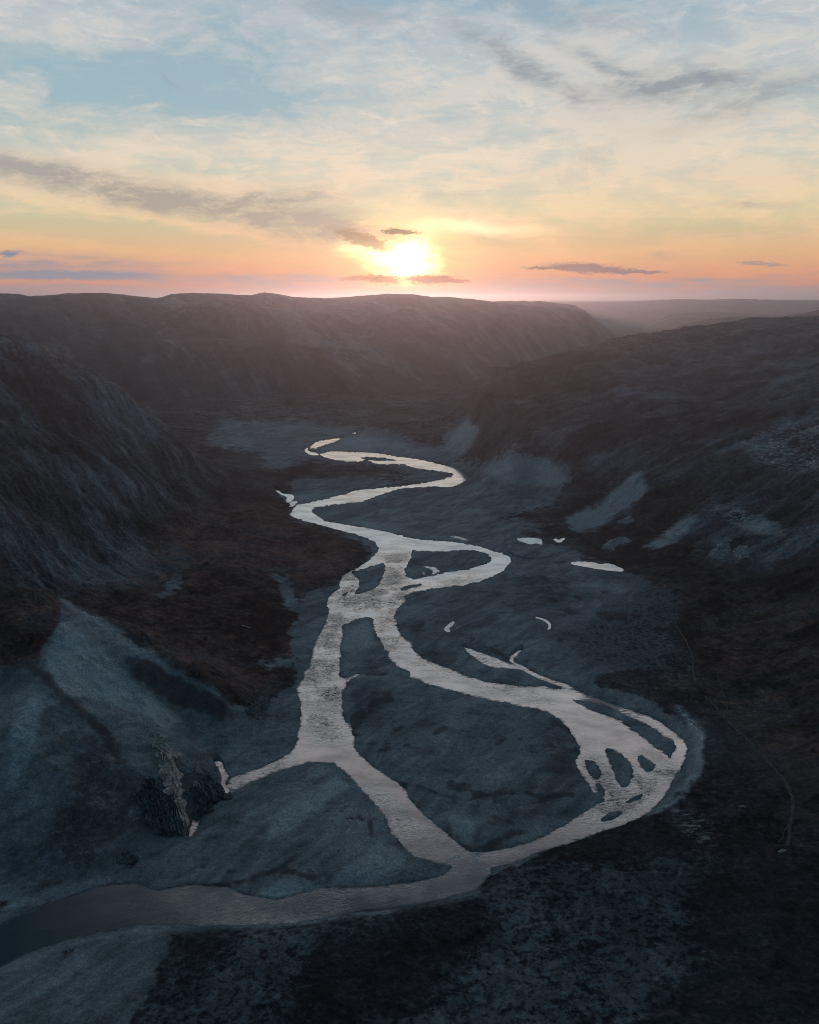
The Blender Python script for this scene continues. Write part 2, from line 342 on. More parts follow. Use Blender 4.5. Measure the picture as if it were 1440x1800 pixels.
PONDS = [
 ("pond", zp([(383,243),(430,238),(500,237),(550,247),(592,266),(560,271),(545,276),(520,268),(470,274),(440,263),(410,256)]), 3.0,
  "small pale pond highest up the flat, left of the right hill's foot"),
 ("pond", zp([(712,394),(800,388),(870,394),(930,403),(960,399),(1012,405),(1020,418),(1070,430),(1060,449),(1000,444),(900,430),(820,416),(760,405)]), 3.6,
  "long bright narrow pond below the pale rocks of the right hill"),
 ("pond", z4([(225,438),(250,450),(270,464),(300,468),(320,472),(324,486),(304,506),(288,508),(286,496),(296,482),(262,470),(240,458)]), 1.6,
  "crooked little pool at the foot of the left hill beside the river"),
 ("creek", zp([(480,724),(540,742),(580,755),(606,778),(604,805),(588,822),(582,818),(596,798),(590,780),(560,758),(520,744)]), 2.2,
  "short bright hooked creek on the gravel flat, far from any pond"),
 ("pond", z6([(962,540),(975,520),(1000,500),(1020,485),(1028,495),(1005,515),(985,530),(1000,548),(985,552)]), 1.8,
  "scatter of tiny pools on gravel right of the river"),
 ("pond", zp([(610,243),(640,240),(660,250),(695,232),(700,240),(665,262),(645,262),(635,250)]), 3.2, "tiny broken pool just right of the highest pond"),
]

# ------------------------------------------------------------------ height of the land, from control points
def th(u, v, t): x, y, z = pix_dir(u, v); return x*t, y*t, H+z*t
def hh(u, v, h): x, y, z = pix_dir(u, v); t = (H-h)/-z; return x*t, y*t, h
def hid(u, t, h): x, y, z = pix_dir(u, 700); k = t/math.hypot(x, y); return x*k, y*k, h
CPTS = []
for a in [(560,1500,2),(700,1350,2.6),(850,1300,3.2),(620,1120,1.4),(900,1100,3.2),(800,1000,1.8),(700,880,2),(600,830,2),(560,790,3),(450,1350,1.6),(420,1560,1.3),(950,1450,2.0),(750,1500,1),
          (0,1790,7),(250,1700,4),(250,1790,7),(500,1700,6),(500,1790,8),(800,1640,6),(800,1790,9),(1100,1550,9),(1100,1790,13),(1440,1550,20),(1440,1790,26),(1700,1700,40),(-250,1790,9),(720,1950,10),(0,1990,8),(1440,1990,30),
          (1250,1450,9),(1300,1350,10),(1440,1350,20),(1250,1220,7),(1440,1200,22),(1100,1150,4),(1150,1060,6),(1300,1080,14),(1440,1100,28),(1700,1200,60),(1000,1000,3),(950,940,3),(880,900,4),(1215,1290,4.5),(1180,1220,3.5),(1050,1220,2.5),
          (1100,985,7),(1250,1000,24),(1440,1000,45),(1440,900,64),(1440,800,98),(1440,700,134),(1440,620,180),(1700,900,120),(1700,700,200),
          (1300,900,50),(1300,800,88),(1300,700,128),(1300,620,172),(1150,940,18),(1130,860,45),(1150,780,85),(1150,700,120),(1150,640,155),
          (1000,940,5),(1000,860,28),(1000,800,62),(1000,720,105),(1000,660,140),(900,860,18),(905,806,48),(900,740,85),(900,690,118),(940,850,18),(1060,900,16),
          (830,800,20),(840,840,3),(760,850,6),(700,865,5),(740,762,12),(790,735,30),(700,748,8),(820,760,34),(780,790,12),
          (430,890,10),(450,920,10),(500,900,3),(420,960,16),(520,950,10),(600,965,7),(640,985,4),(450,1000,15),(560,1010,7),(520,1080,3),(400,1080,12),(300,1100,14),(250,1060,16),(400,1180,8),(480,1200,2.5),(500,1150,2.5),
          (0,1050,66),(60,1052,65),(100,1060,62),(150,1085,56),(200,1115,50),(250,1145,43),(300,1180,34),(350,1215,24),(400,1245,13),(445,1258,3),(-200,1040,75),
          (0,1120,60),(60,1140,56),(115,1130,56),(75,1190,49),(0,1200,47),(200,1180,38),(150,1250,34),(100,1300,33),(30,1260,43),(0,1300,38),(250,1240,26),(330,1262,12),(290,1300,16),(200,1350,20),(100,1400,20),(0,1400,22),(200,1450,8),(330,1400,6),(0,1500,9),(130,1500,6),(220,1520,2),(0,1580,2.2),(350,1450,1.2),(-250,1400,40),(-250,1600,12),(400,1330,1.8),(440,1300,1.6),
          (400,760,6),(500,740,7),(400,720,14),(300,680,20),(250,660,30),(470,708,16),(560,700,12),(700,700,10),(620,735,5),(450,800,5),(380,800,9),(340,770,8),(530,810,3)]:
    CPTS.append(hh(*a))
for a in [(845,705,1580),(870,680,1620),(910,650,1700),(935,640,1760),(975,632,1850),(1050,612,2000),(1100,597,2100),(1160,588,2250),(1200,580,2350),(1260,572,2500),(1320,565,2650),(1380,563,2700),(1440,562,2750),(1700,550,2800),
          (0,600,1400),(60,612,1380),(120,640,1350),(180,665,1320),(235,705,1290),(285,755,1250),(330,800,1220),(375,860,1180),(-200,575,1450),
          (0,700,1150),(0,800,950),(0,900,820),(0,1000,740),(-200,800,900),(120,760,1130),(120,850,980),(120,950,860),(120,1045,755),(230,780,1170),(230,850,1060),(230,930,960),(230,1000,860),(320,850,1150),(320,900,1080),(330,950,970)]:
    CPTS.append(th(*a))
for a in [(870,1900,95),(880,2400,50),(1000,2500,120),(1000,3200,40),(1150,2900,150),(1150,3800,40),(1300,3300,190),(1300,4300,40),(1440,3400,200),(1440,4600,40),(1700,3400,200),(1700,5000,60),
          (0,1900,130),(0,2500,30),(150,1750,80),(150,2300,15),(280,1520,30),(350,1450,10),(280,1900,8),(-200,2000,150),(-200,2600,40),(800,2000,15),(820,1750,40),
          (100,690,40),(0,700,44),(200,680,24),(300,670,15),(600,3000,8),(300,3000,10),(900,3000,20),(720,5000,5),(0,5000,10),(1440,6000,20),(720,150,10),(0,150,14),(1440,150,30)]:
    CPTS.append(hid(*a))
P3 = np.array(CPTS)
def lp(x, y): return np.arctan2(x, y), 0.55*np.log(np.hypot(x, y))
CF, CR = lp(P3[:, 0], P3[:, 1])
def kern(d2): return np.sqrt(d2 + 0.022**2)
A = kern((CF[:, None]-CF[None])**2 + (CR[:, None]-CR[None])**2) + np.eye(len(CF))*-2e-4
RW_ = np.linalg.solve(np.block([[A, np.ones((len(CF), 1))], [np.ones((1, len(CF))), np.zeros((1, 1))]]), np.append(P3[:, 2], 0.0))
def base_height(f, r):
    q = 0.55*np.log(r); s = np.full(f.shape, RW_[-1])
    for k in range(len(CF)): s = s + RW_[k]*kern((f-CF[k])**2 + (q-CR[k])**2)
    return s

# grid round the viewpoint, finer where the land is seen
fin = np.linspace(-0.53, 0.53, 860)
outer = 0.53 + (math.pi-0.53)*(np.linspace(0, 1, 70)[1:])**1.5
PHI = np.concatenate([-outer[::-1], fin, outer])
LR = np.concatenate([np.linspace(math.log(2), math.log(205), 26)[:-1], np.linspace(math.log(205), math.log(900), 620)[:-1],
                     np.linspace(math.log(900), math.log(5200), 640)[:-1], np.linspace(math.log(5200), math.log(30000), 200)])
NF, NR = len(PHI), len(LR)
F, L = np.meshgrid(PHI, LR)            # rows = range, cols = azimuth
R = np.exp(L); X = R*np.sin(F); Y = R*np.cos(F)
# coarse evaluation of the control surface, then bilinear
cf = np.linspace(-0.62, 0.62, 260); cl = np.linspace(math.log(120), math.log(6500), 420)
cF, cL = np.meshgrid(cf, cl); CB = base_height(cF, np.exp(cL))
def coarse(f, l):
    f = np.clip(f, cf[0], cf[-1]-1e-6); l = np.clip(l, cl[0], cl[-1]-1e-6)
    a = (f-cf[0])/(cf[1]-cf[0]); b = (l-cl[0])/(cl[1]-cl[0])
    i = np.minimum(a.astype(int), len(cf)-2); j = np.minimum(b.astype(int), len(cl)-2); a = a-i; b = b-j
    return (CB[j, i]*(1-a)+CB[j, i+1]*a)*(1-b) + (CB[j+1, i]*(1-a)+CB[j+1, i+1]*a)*b
Hn = coarse(F, L)
wrap = sstep(0.6, math.pi, np.abs(F))
Hn = Hn*(1-wrap) + wrap*0.5*(coarse(np.abs(F), L)+coarse(-np.abs(F), L))
Hn = np.maximum(Hn, 0.9)
Hn = Hn*sstep(8.65, 8.2, L) + 5*(1-sstep(8.65, 8.2, L))

# paint masks ----------------------------------------------------------------
def paint(polys, s, holes=()): return blur(raster(polys, holes), s)
pu, pv = to_pix(X, Y, Hn)
wob = 16*fbm(X/46, Y/46, 4, 40); wob2 = 10*fbm(X/46, Y/46, 4, 50)
su, sv = pu+wob, pv+wob2*0.7
bu = pu + 85*fbm(X/150, Y/150, 6, 43, 0.6); bv = pv + 42*fbm(X/150, Y/150, 6, 53, 0.6)
rock_img = paint([[(-300,560),(0,600),(60,612),(120,640),(180,665),(235,705),(285,755),(330,800),(375,865),(360,905),(300,900),(240,960),(200,1040),(100,1045),(0,1030),(-300,1040)]], 10)
rockL = sample(rock_img, pu, pv)*(R < 2300)
rock2_img = paint([[(180,930),(300,960),(330,990),(260,1040),(200,1030)], [(390,1000),(440,1040),(430,1060),(380,1010)], [(0,990),(160,1000),(160,1050),(0,1040)]], 10)
rockR_img = paint([[(840,800),(950,790),(900,720),(870,690),(1050,620),(1440,560),(1740,560),(1740,980),(1440,1000),(1300,1000),(1180,930),(1060,840),(960,800)]], 16)
rockR = sample(rockR_img, pu, pv)*(R < 3600)
pale_img = paint([[(1065,955),(1085,945),(1108,950),(1108,962),(1085,968),(1075,975)], [(1252,960),(1262,954),(1288,956),(1280,975),(1262,990),(1250,980)], [(1296,962),(1308,960),(1312,980),(1302,984)],
                  [(1085,915),(1106,912),(1108,926),(1090,926)], [(1170,940),(1210,935),(1200,955)], [(1230,905),(1300,900),(1330,940),(1290,935)], [(1290,780),(1440,740),(1440,850),(1340,830)], [(1170,850),(1200,845),(1190,860)],
                  [(1180,1420),(1250,1440),(1260,1490),(1200,1470)], [(1280,940),(1320,905),(1310,930)],
                  [(860,810),(960,740),(950,770),(870,830),(845,830)]], 3)
redL_img = paint([[(-300,1040),(0,1046),(100,1058),(150,1100),(110,1150),(60,1185),(0,1195),(-300,1190)], [(330,870),(400,890),(500,880),(560,920),(655,955),(640,985),(590,1005),(540,1060),(525,1110),(520,1160),(470,1210),(400,1245),(300,1170),(200,1110),(100,1058),(0,1048),(200,1040),(240,980),(300,910)]], 8)
redR_img = paint([[(1040,965),(1150,1000),(1740,1000),(1740,1500),(1390,1440),(1300,1290),(1200,1230),(1060,1200),(1020,1190),(1200,1170),(1170,1090),(1120,1010),(1000,990)],
                  [(1000,930),(1140,930),(1180,980),(1060,970)], [(1060,1180),(1160,1165),(1180,1200),(1070,1210)]], 9)
redF_img = paint([[(80,604),(300,592),(560,600),(640,612),(560,622),(120,618)], [(380,705),(600,690),(700,700),(560,712),(400,722)]], 7)
gravel_img = paint([
   [(536,745),(640,752),(700,770),(780,790),(830,820),(845,835),(700,870),(620,880),(850,905),(1000,925),(900,935),(1030,975),(1100,1003),(1180,1045),(1190,1080),(1150,1120),(1165,1165),(1030,1190),(1130,1225),(1185,1260),(1238,1290),(1235,1370),(1150,1420),(1000,1470),(900,1520),(862,1530),(850,1570),(700,1598),(560,1612),(350,1632),(120,1660),(0,1700),
    (-300,1800),(-300,1640),(0,1605),(130,1550),(230,1500),(330,1450),(385,1370),(385,1310),(420,1290),(470,1240),(520,1190),(515,1120),(520,1070),(560,1030),(640,990),(655,965),(600,935),(510,905),(500,868),(530,830),(450,820),(480,790),(360,770),(470,745)],
   [(0,1180),(70,1175),(110,1100),(105,1070),(180,1110),(280,1175),(400,1250),(470,1250),(440,1290),(390,1330),(330,1440),(240,1510),(100,1570),(-300,1640),(-300,1200)],
   [(-300,1660),(0,1690),(150,1650),(285,1632),(275,1720),(230,1800),(230,2040),(-300,2040)],
   [(990,915),(1040,890),(1090,860),(1130,835),(1140,870),(1120,890),(1060,925),(1010,935)], [(1130,965),(1170,935),(1232,915),(1215,935),(1160,968)], [(1305,940),(1335,922),(1388,934),(1370,946),(1330,944)],
   [(1190,925),(1210,905),(1220,895),(1200,925)],
   [(640,880),(700,868),(830,820),(870,806),(905,802),(985,812),(1010,850),(965,890),(860,905)], [(760,800),(810,740),(845,760),(800,800)], [(360,780),(400,750),(460,770),(500,760),(540,780),(440,800)],
   [(470,1000),(520,1030),(520,1090),(500,1060)], [(270,1050),(305,1015),(325,1030),(290,1055)], [(440,1160),(520,1155),(510,1175),(450,1175)], [(380,735),(470,740),(400,760)], line_poly([(100,1062),(200,1115),(300,1180),(400,1246)], 9)], 6,
   holes=[[(620,835),(520,840),(470,830),(550,808),(640,812),(740,830),(700,838)]])
sparse_img = paint([[(300,1640),(330,1700),(280,1760),(330,1830),(280,1636),(560,1622),(850,1580),(870,1540),(1150,1430),(1300,1480),(1440,1560),(1740,1700),(1740,2040),(230,2040),(230,1800)],
                    [(1150,1000),(1200,1080),(1200,1180),(1060,1180),(1000,1130)]], 14)
dark_img = paint([[(620,1215),(700,1200),(660,1290),(630,1270)], [(950,1240),(1005,1290),(1010,1380),(960,1330)], [(790,1385),(1010,1392),(1000,1420),(880,1425),(830,1405)], [(700,1395),(760,1405),(740,1425)],
                  [(120,1110),(200,1160),(300,1190),(390,1240),(360,1250),(240,1190)], [(220,1160),(320,1210),(350,1250),(240,1200)],  # overgrown slope below the mound crest, its shade painted in as darker tone
                  [(230,1380),(330,1330),(395,1330),(390,1390),(330,1480),(240,1470)], [(150,1270),(230,1330),(260,1460),(160,1500),(60,1500),(120,1400)],
                  [(530,1505),(600,1518),(560,1545),(500,1535)], [(0,1520),(150,1500),(220,1520),(80,1560)], [(280,1640),(420,1625),(400,1700),(290,1720)],
                  [(560,1640),(850,1580),(880,1640),(700,1800),(480,1800)], [(890,1470),(1160,1430),(1300,1480),(1120,1520),(1000,1500)], [(1290,1475),(1740,1480),(1740,2040),(1090,2040),(1190,1900),(1130,1790),(1240,1690),(1190,1590)], [(1240,1300),(1300,1290),(1440,1350),(1740,1350),(1740,1500),(1240,1420)],
                  [(1000,930),(1080,960),(1140,1000),(1740,990),(1740,1100),(1300,1060),(1150,1030),(1040,985)], [(900,1020),(985,1000),(1020,1080),(950,1070)]], 14)
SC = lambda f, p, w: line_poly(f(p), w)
scar_shade_img = paint([[(215,1156),(262,1168),(312,1198),(362,1228),(405,1255),(385,1264),(335,1250),(280,1218),(232,1184)], [(20,1172),(70,1158),(78,1166),(60,1182),(20,1186)], [(1240,1300),(1252,1310),(1246,1370),(1200,1425),(1140,1445),(1190,1405),(1232,1362)], line_poly([(0,1062),(40,1080),(100,1130),(130,1120)],3), line_poly([(0,1120),(60,1110),(110,1135)],3), line_poly([(560,1600),(700,1590),(840,1572)],4),  # first outline is shade under the mound crest painted dark; channel scars follow
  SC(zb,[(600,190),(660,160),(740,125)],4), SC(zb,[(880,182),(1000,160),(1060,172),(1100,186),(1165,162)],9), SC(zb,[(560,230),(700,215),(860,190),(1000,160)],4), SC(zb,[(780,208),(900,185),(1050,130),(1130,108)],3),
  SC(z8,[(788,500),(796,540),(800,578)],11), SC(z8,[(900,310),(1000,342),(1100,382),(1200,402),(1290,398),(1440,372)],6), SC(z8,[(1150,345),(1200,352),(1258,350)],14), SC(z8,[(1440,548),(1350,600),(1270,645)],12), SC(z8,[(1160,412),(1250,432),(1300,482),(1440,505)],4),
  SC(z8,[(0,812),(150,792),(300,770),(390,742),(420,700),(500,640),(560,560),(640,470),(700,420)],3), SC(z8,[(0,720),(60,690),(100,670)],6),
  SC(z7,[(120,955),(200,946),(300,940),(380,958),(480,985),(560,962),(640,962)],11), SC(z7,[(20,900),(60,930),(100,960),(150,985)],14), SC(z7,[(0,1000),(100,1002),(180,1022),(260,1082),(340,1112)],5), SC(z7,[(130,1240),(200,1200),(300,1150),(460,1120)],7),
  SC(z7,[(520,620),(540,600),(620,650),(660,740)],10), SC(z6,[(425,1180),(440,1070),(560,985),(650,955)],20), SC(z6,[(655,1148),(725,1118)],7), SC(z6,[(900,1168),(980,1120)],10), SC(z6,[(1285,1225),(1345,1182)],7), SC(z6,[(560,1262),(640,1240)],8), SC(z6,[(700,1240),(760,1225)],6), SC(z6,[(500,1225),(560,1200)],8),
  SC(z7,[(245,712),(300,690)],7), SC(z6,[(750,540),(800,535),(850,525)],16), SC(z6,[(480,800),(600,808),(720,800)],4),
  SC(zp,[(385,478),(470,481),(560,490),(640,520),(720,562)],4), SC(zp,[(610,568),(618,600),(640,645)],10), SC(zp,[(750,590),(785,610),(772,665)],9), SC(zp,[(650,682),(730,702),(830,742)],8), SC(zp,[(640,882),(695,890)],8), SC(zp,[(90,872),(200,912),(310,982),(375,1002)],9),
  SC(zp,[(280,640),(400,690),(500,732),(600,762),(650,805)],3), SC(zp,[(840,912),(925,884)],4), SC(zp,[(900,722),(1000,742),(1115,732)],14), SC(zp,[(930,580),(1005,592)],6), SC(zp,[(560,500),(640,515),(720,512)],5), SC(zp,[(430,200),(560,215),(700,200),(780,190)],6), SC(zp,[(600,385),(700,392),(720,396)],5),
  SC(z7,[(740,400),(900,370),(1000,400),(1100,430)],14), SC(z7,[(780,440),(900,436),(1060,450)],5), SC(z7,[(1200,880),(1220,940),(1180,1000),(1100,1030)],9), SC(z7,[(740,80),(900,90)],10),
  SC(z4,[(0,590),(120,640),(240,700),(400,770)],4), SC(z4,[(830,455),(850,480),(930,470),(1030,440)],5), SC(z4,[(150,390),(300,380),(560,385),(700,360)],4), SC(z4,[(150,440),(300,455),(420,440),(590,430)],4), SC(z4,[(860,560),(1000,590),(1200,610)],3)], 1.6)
lite_img = paint([line_poly([(104,1064),(150,1088),(200,1118),(300,1184),(420,1252)], [5,8,8,7,4]), [(80,1180),(112,1100),(180,1150),(260,1215),(320,1270),(290,1290),(230,1255),(160,1230),(110,1235)],  # mound's lit crest strip and right-lit cone face, light painted into the gravel
  [(990,915),(1040,890),(1090,860),(1130,835),(1138,870),(1120,890),(1060,925),(1010,935)], [(1130,965),(1170,935),(1232,915),(1215,935),(1160,968)], [(1305,940),(1335,922),(1388,934),(1370,946),(1330,944)], [(1190,925),(1210,905),(1220,895),(1200,925)],
  [(845,830),(905,803),(960,808),(1000,850),(960,860),(880,850)], [(780,790),(820,745),(845,760),(815,800)], [(620,780),(600,770),(640,765),(700,780),(760,795),(720,795)],
  line_poly([(1190,1240),(1232,1292),(1230,1350),(1195,1400),(1130,1432)], [10,16,18,14,8]), line_poly([(120,1655),(250,1630),(400,1622),(560,1610),(760,1590),(850,1570)], 7), line_poly([(0,1600),(100,1560),(200,1540)], 10),
  z8([(300,600),(360,480),(480,380),(620,300),(700,340),(640,380),(520,470),(420,560)]), z8([(600,780),(700,690),(840,590),(930,640),(960,700),(820,780)]), z8([(250,835),(400,770),(560,780),(520,810),(350,850)]), z8([(1130,480),(1200,460),(1280,520),(1250,600),(1180,560)]), z7([(310,1190),(400,1120),(600,1060),(640,1060),(520,1130),(400,1180)]),
  z6([(360,520),(520,480),(520,560),(560,620),(400,700),(350,640)]), z4([(330,480),(560,458),(580,468),(330,510)]), z4([(560,600),(760,640),(1000,680),(1160,700),(900,640),(640,590)]), z4([(450,240),(580,205),(640,220),(740,262),(560,255)]),
  [(60,1215),(80,1230),(60,1330),(20,1400),(20,1280)], line_poly([(385,795),(420,778),(445,782)], 8)], 2.2)
lite = sample(lite_img, pu+wob*0.2, pv+wob2*0.15)*(R < 2400)
gm_ = sstep(1600, 1660, pv)
grav = sample(gravel_img, su+gm_*(bu-pu)*0.8, sv+gm_*(bv-pv)*0.5)
shade_band = sample(paint([[(212,1152),(262,1166),(312,1194),(362,1224),(408,1254),(388,1266),(335,1252),(280,1222),(235,1190)], [(18,1172),(72,1156),(80,1166),(60,1184),(20,1188)], line_poly([(75,1190),(110,1235),(150,1262),(190,1300),(215,1350)], 16), line_poly([(0,1185),(40,1178),(75,1186)], 7)], 3), pu+wob*0.35, pv+wob2*0.3)*(R < 700)  # shade below the mound's crest and on its flanks, painted dark for relief
scar_shade = sample(scar_shade_img, pu+wob*0.7, pv+wob2*0.5)*sstep(-0.55, 0.25, fbm(X/22, Y/22, 5, 411))*(R < 2400)
headv = sstep(1500, 1900, R)*(R < 3600)*(1-sample(blur(raster([[(832,716),(870,670),(910,642),(975,624),(1050,604),(1740,530),(1740,1010),(1250,1000),(1120,975),(1000,900),(850,835),(800,790),(830,760)]]), 3), pu, pv))*(X < 700)*(X > -700)
grav = np.clip(grav + 0.42*headv*sstep(-0.5, 0.5, fbm(X/180, Y/180, 5, 401)), 0, 1)
spar = sample(sparse_img, bu, bv)
_k = 0.4+0.8*sstep(1450, 1600, pv)
dark = sample(dark_img, pu+_k*(bu-pu), pv+_k*(bv-pv))
red = np.clip(sample(redL_img, su, sv)*(R < 1700) + 0.75*sample(redR_img, bu, bv)*(R < 1700) + 0.8*sample(redF_img, su, sv), 0, 1)
pale = sample(pale_img, pu+wob*0.3, pv+wob2*0.3)
rock = np.clip(rockL + rockR*0.8 + sample(rock2_img, su, sv)*(R < 1500), 0, 1)

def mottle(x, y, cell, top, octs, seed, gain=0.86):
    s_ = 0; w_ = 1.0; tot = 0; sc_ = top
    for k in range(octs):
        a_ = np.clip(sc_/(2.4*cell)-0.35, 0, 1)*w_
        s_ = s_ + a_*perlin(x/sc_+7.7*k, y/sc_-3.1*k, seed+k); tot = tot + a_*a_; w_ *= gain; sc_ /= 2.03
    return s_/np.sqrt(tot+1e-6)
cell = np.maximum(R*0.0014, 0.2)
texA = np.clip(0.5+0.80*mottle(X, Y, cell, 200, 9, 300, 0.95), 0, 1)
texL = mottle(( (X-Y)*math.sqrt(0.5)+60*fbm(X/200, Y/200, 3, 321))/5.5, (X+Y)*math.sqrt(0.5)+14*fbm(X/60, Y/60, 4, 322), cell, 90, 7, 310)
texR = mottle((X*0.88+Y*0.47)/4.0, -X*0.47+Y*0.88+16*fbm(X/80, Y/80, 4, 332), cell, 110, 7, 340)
# relief of the near land ------------------------------------------------------
hill = sstep(3, 28, Hn)
c45 = math.sqrt(0.5)
sA, sB = (X-Y)*c45, (X+Y)*c45                      # along / across the left hill's ribs
wa = 18*fbm(X/90, Y/90, 3, 60)
wb = 34*fbm(X/170, Y/170, 4, 63); rmod = 0.35+1.1*sstep(-0.35, 0.45, fbm(X/150, Y/150, 4, 64))
ribs = (fbm(sA/240, (sB+wa+wb)/52, 6, 70, 0.60, True, False)*10.0 + fbm((sA+wb)/70, (sB+wa*0.8)/17, 5, 90, 0.60, True, False)*4.0)*rmod + fbm(X/22, Y/22, 4, 66, 0.55, True)*2.2
cragL = rockL*(texL*3.2 + ribs + 10*fbm(X/130, Y/130, 3, 80))
rx, ry = X*0.88+Y*0.47, -X*0.47+Y*0.88
wr = 40*fbm(X/260, Y/260, 3, 61)
cragR = rockR*(texR*2.6*np.clip(R/1400, 0.6, 1.5) + fbm(rx/170, (ry+wr)/58, 7, 110, 0.60, True, False)*9.0 + fbm(X/260, Y/260, 5, 120)*34*sstep(40, 130, Hn))
soft = hill*(fbm(X/75, Y/75, 6, 130)*7.0)*(1-rockL)*(1-0.7*grav)
hum = fbm(X/120, Y/120, 6, 140, 0.55, True)*9.0*sstep(1250, 1700, R)*sstep(3.5, 7, Hn)*(1-rockR)
hum += red*(R < 1500)*(X < 0)*(fbm(sA/70, sB/40, 5, 142, 0.55, True)*5.0)*sstep(4, 10, Hn)
rough = mottle(X, Y, cell, 60, 8, 380, 0.62)
smallr = rough*(0.25 + 1.3*hill*(1-grav) + 0.5*spar)*np.clip(R/900, 0.5, 1.6) + fbm(X/14, Y/14, 5, 150)*(0.5 + 1.6*hill*(1-grav) + 0.8*spar) + fbm(X/3.2, Y/3.2, 3, 160)*(0.14+0.25*(1-grav))
ribn = np.clip(0.5+0.5*ribs/9.0, 0, 1); ribr = np.clip(0.5+fbm(rx/170, (ry+wr)/58, 7, 110, 0.60, True, False)*0.8, 0, 1)
stL = fbm(sA/260, (sB+wa)/17, 7, 75, 0.62, False, False); stL2 = fbm(X/120, Y/120, 4, 77)
stR = fbm(rx/150, (ry+wr*0.6)/20, 7, 115, 0.64, False, False); stR2 = fbm(X/220, Y/220, 4, 117)
bare = np.clip(rockL*sstep(0.02, 0.50, stL+0.9*stL2+0.50*(ribn-0.5))*1.25 + rockR*sstep(0.02, 0.42, stR+0.6*stR2+0.35*(ribr-0.5))*1.1, 0, 1)
bare = bare*(1-0.62*rockL*sstep(840, 960, pv))
bare_old = np.clip(rockL*ribn*1.5 + rockR*ribr**1.5*1.1, 0, 1)
Zn = Hn + cragL + cragR + soft + hum + smallr + (1-hill)*fbm(X/55, Y/55, 4, 170)*0.55
Gy, Gx = np.gradient(Hn); dF = np.gradient(PHI); dL = np.gradient(LR)
gx = Gx/dF[None, :]/R; gy = Gy/dL[:, None]/R                       # slope across and along the line of sight
steep = sstep(0.10, 0.40, np.hypot(gx, gy))
Zn += steep*(R < 2400)*(fbm(F*R*0.0+X/16, Y/34, 5, 182, 0.55, True)*2.2 + fbm(X/60, Y/60, 4, 186, 0.5, True)*4.5)*(1-rockL)
Zn += grav*hill*fbm((X*0.8+Y*0.6)/18, (Y*0.8-X*0.6)/60, 4, 190, 0.5)*1.0
Zn += dark*(1-hill)*fbm(X/5, Y/5, 4, 200, 0.6)*0.9

# far ridges: each a crest line with a front slope and a back ------------------------
# (crest (u, v) points, crest range, toe range, toe height, power of the slope)
def ridge(crest, rng, toe, toe_h, power, amp, scale, seed, back=0.02, gull=1.0):
    cr = np.array([pix_azel(u, v) for u, v in crest]); rg = np.interp(F, *np.array([(pix_azel(u, 530)[0], r_) for u, r_ in rng]).T)
    tg = np.interp(F, *np.array([(pix_azel(u, 530)[0], r_) for u, r_ in toe]).T)
    hc = H + rg*np.tan(np.interp(F, cr[:, 0], cr[:, 1]))
    s = (R-tg)/(rg-tg); sc_ = np.clip(s, 0, 1)
    prof = 1-(1-sc_)**power
    nz = fbm(X/scale, Y/scale, 7, seed, 0.52)*amp + fbm(X/(scale*0.9), Y/(scale*0.9), 6, seed+20, 0.55, True)*amp*0.5*gull
    nz = nz + mottle(X+0.55*Y, Y/3.0, cell, 420, 6, seed+70, 0.7)*amp*0.22
    z = toe_h + (hc-toe_h)*prof + nz*(np.sin(np.clip(s, 0, 1)*math.pi)**0.7)
    z = np.where(s > 1, hc-(R-rg)*back, z) + fbm(X/130, Y/400, 6, seed+40, 0.6)*7.0*(1 if seed == 300 else 1.6)
    fall = sstep(0.03, 0.4, fbm((X+0.55*Y)/(scale*0.16), Y/(scale*1.1), 6, seed+50, 0.62, False, False)+0.5*fbm(X/scale, Y/scale, 4, seed+55))
    GUL.append(fall)
    return np.where(s < 0, -50 + s*100, z)
FAR = []; GUL = []
FAR.append(ridge([(-300,505),(0,515),(30,516),(50,521),(75,520),(110,516),(180,515),(230,519),(275,525),(300,518),(340,515),(400,518),(440,519),(465,514),(490,517),(515,522),(560,523),(600,523),(640,520),(680,516),(720,517),(760,521),(800,522),(850,528),(900,535),(960,540),(1000,543),(1030,551),(1060,570),(1085,593),(1100,606),(1130,640),(1200,700)],
                 [(-300,3600),(200,4000),(470,4300),(720,4100),(900,4200),(1100,4600)], [(-300,2300),(300,2350),(600,2420),(800,2500),(900,2900),(1000,3700),(1100,4400)], 4, 1.28, 60, 620, 300, 0.05))
FAR.append(ridge([(-300,640),(0,618),(60,604),(140,598),(230,595),(330,594),(420,596),(500,600),(560,612),(620,646),(680,690),(760,720)], [(-300,2950),(400,2900),(700,2700)], [(-300,2330),(300,2360),(600,2430),(760,2500)], 5, 1.9, 26, 420, 500, 0.10))
FAR.append(ridge([(100,660),(180,606),(240,572),(300,546),(360,533),(430,530),(500,541),(560,562),(620,594),(700,640),(760,680)], [(100,3400),(430,3500),(760,3300)], [(100,2850),(430,2900),(760,2900)], 60, 1.8, 30, 500, 520, 0.12))
FAR.append(ridge([(600,560),(840,533),(880,530),(920,530),(960,532),(1010,537),(1030,547),(1050,562),(1090,600),(1130,660)], [(800,5600),(1100,6200)], [(800,4300),(1000,5000),(1100,5900)], 0, 1.8, 30, 900, 340, 0.03))
FAR.append(ridge([(900,533),(1000,532),(1100,531),(1160,529),(1250,527),(1290,526),(1350,528),(1440,528),(1740,527)], [(900,14000),(1740,13000)], [(900,9000),(1010,9200),(1100,11500),(1200,10000),(1740,9500)], 40, 2.2, 60, 1600, 380, 0.0015))
FAR.append(ridge([(1040,640),(1100,604),(1112,596),(1130,578),(1155,562),(1185,552),(1230,548),(1290,549),(1340,553),(1440,556),(1740,560)], [(1040,8600),(1740,8000)], [(1040,7900),(1150,6900),(1740,6500)], 0, 2.0, 30, 1000, 420, 0.02))
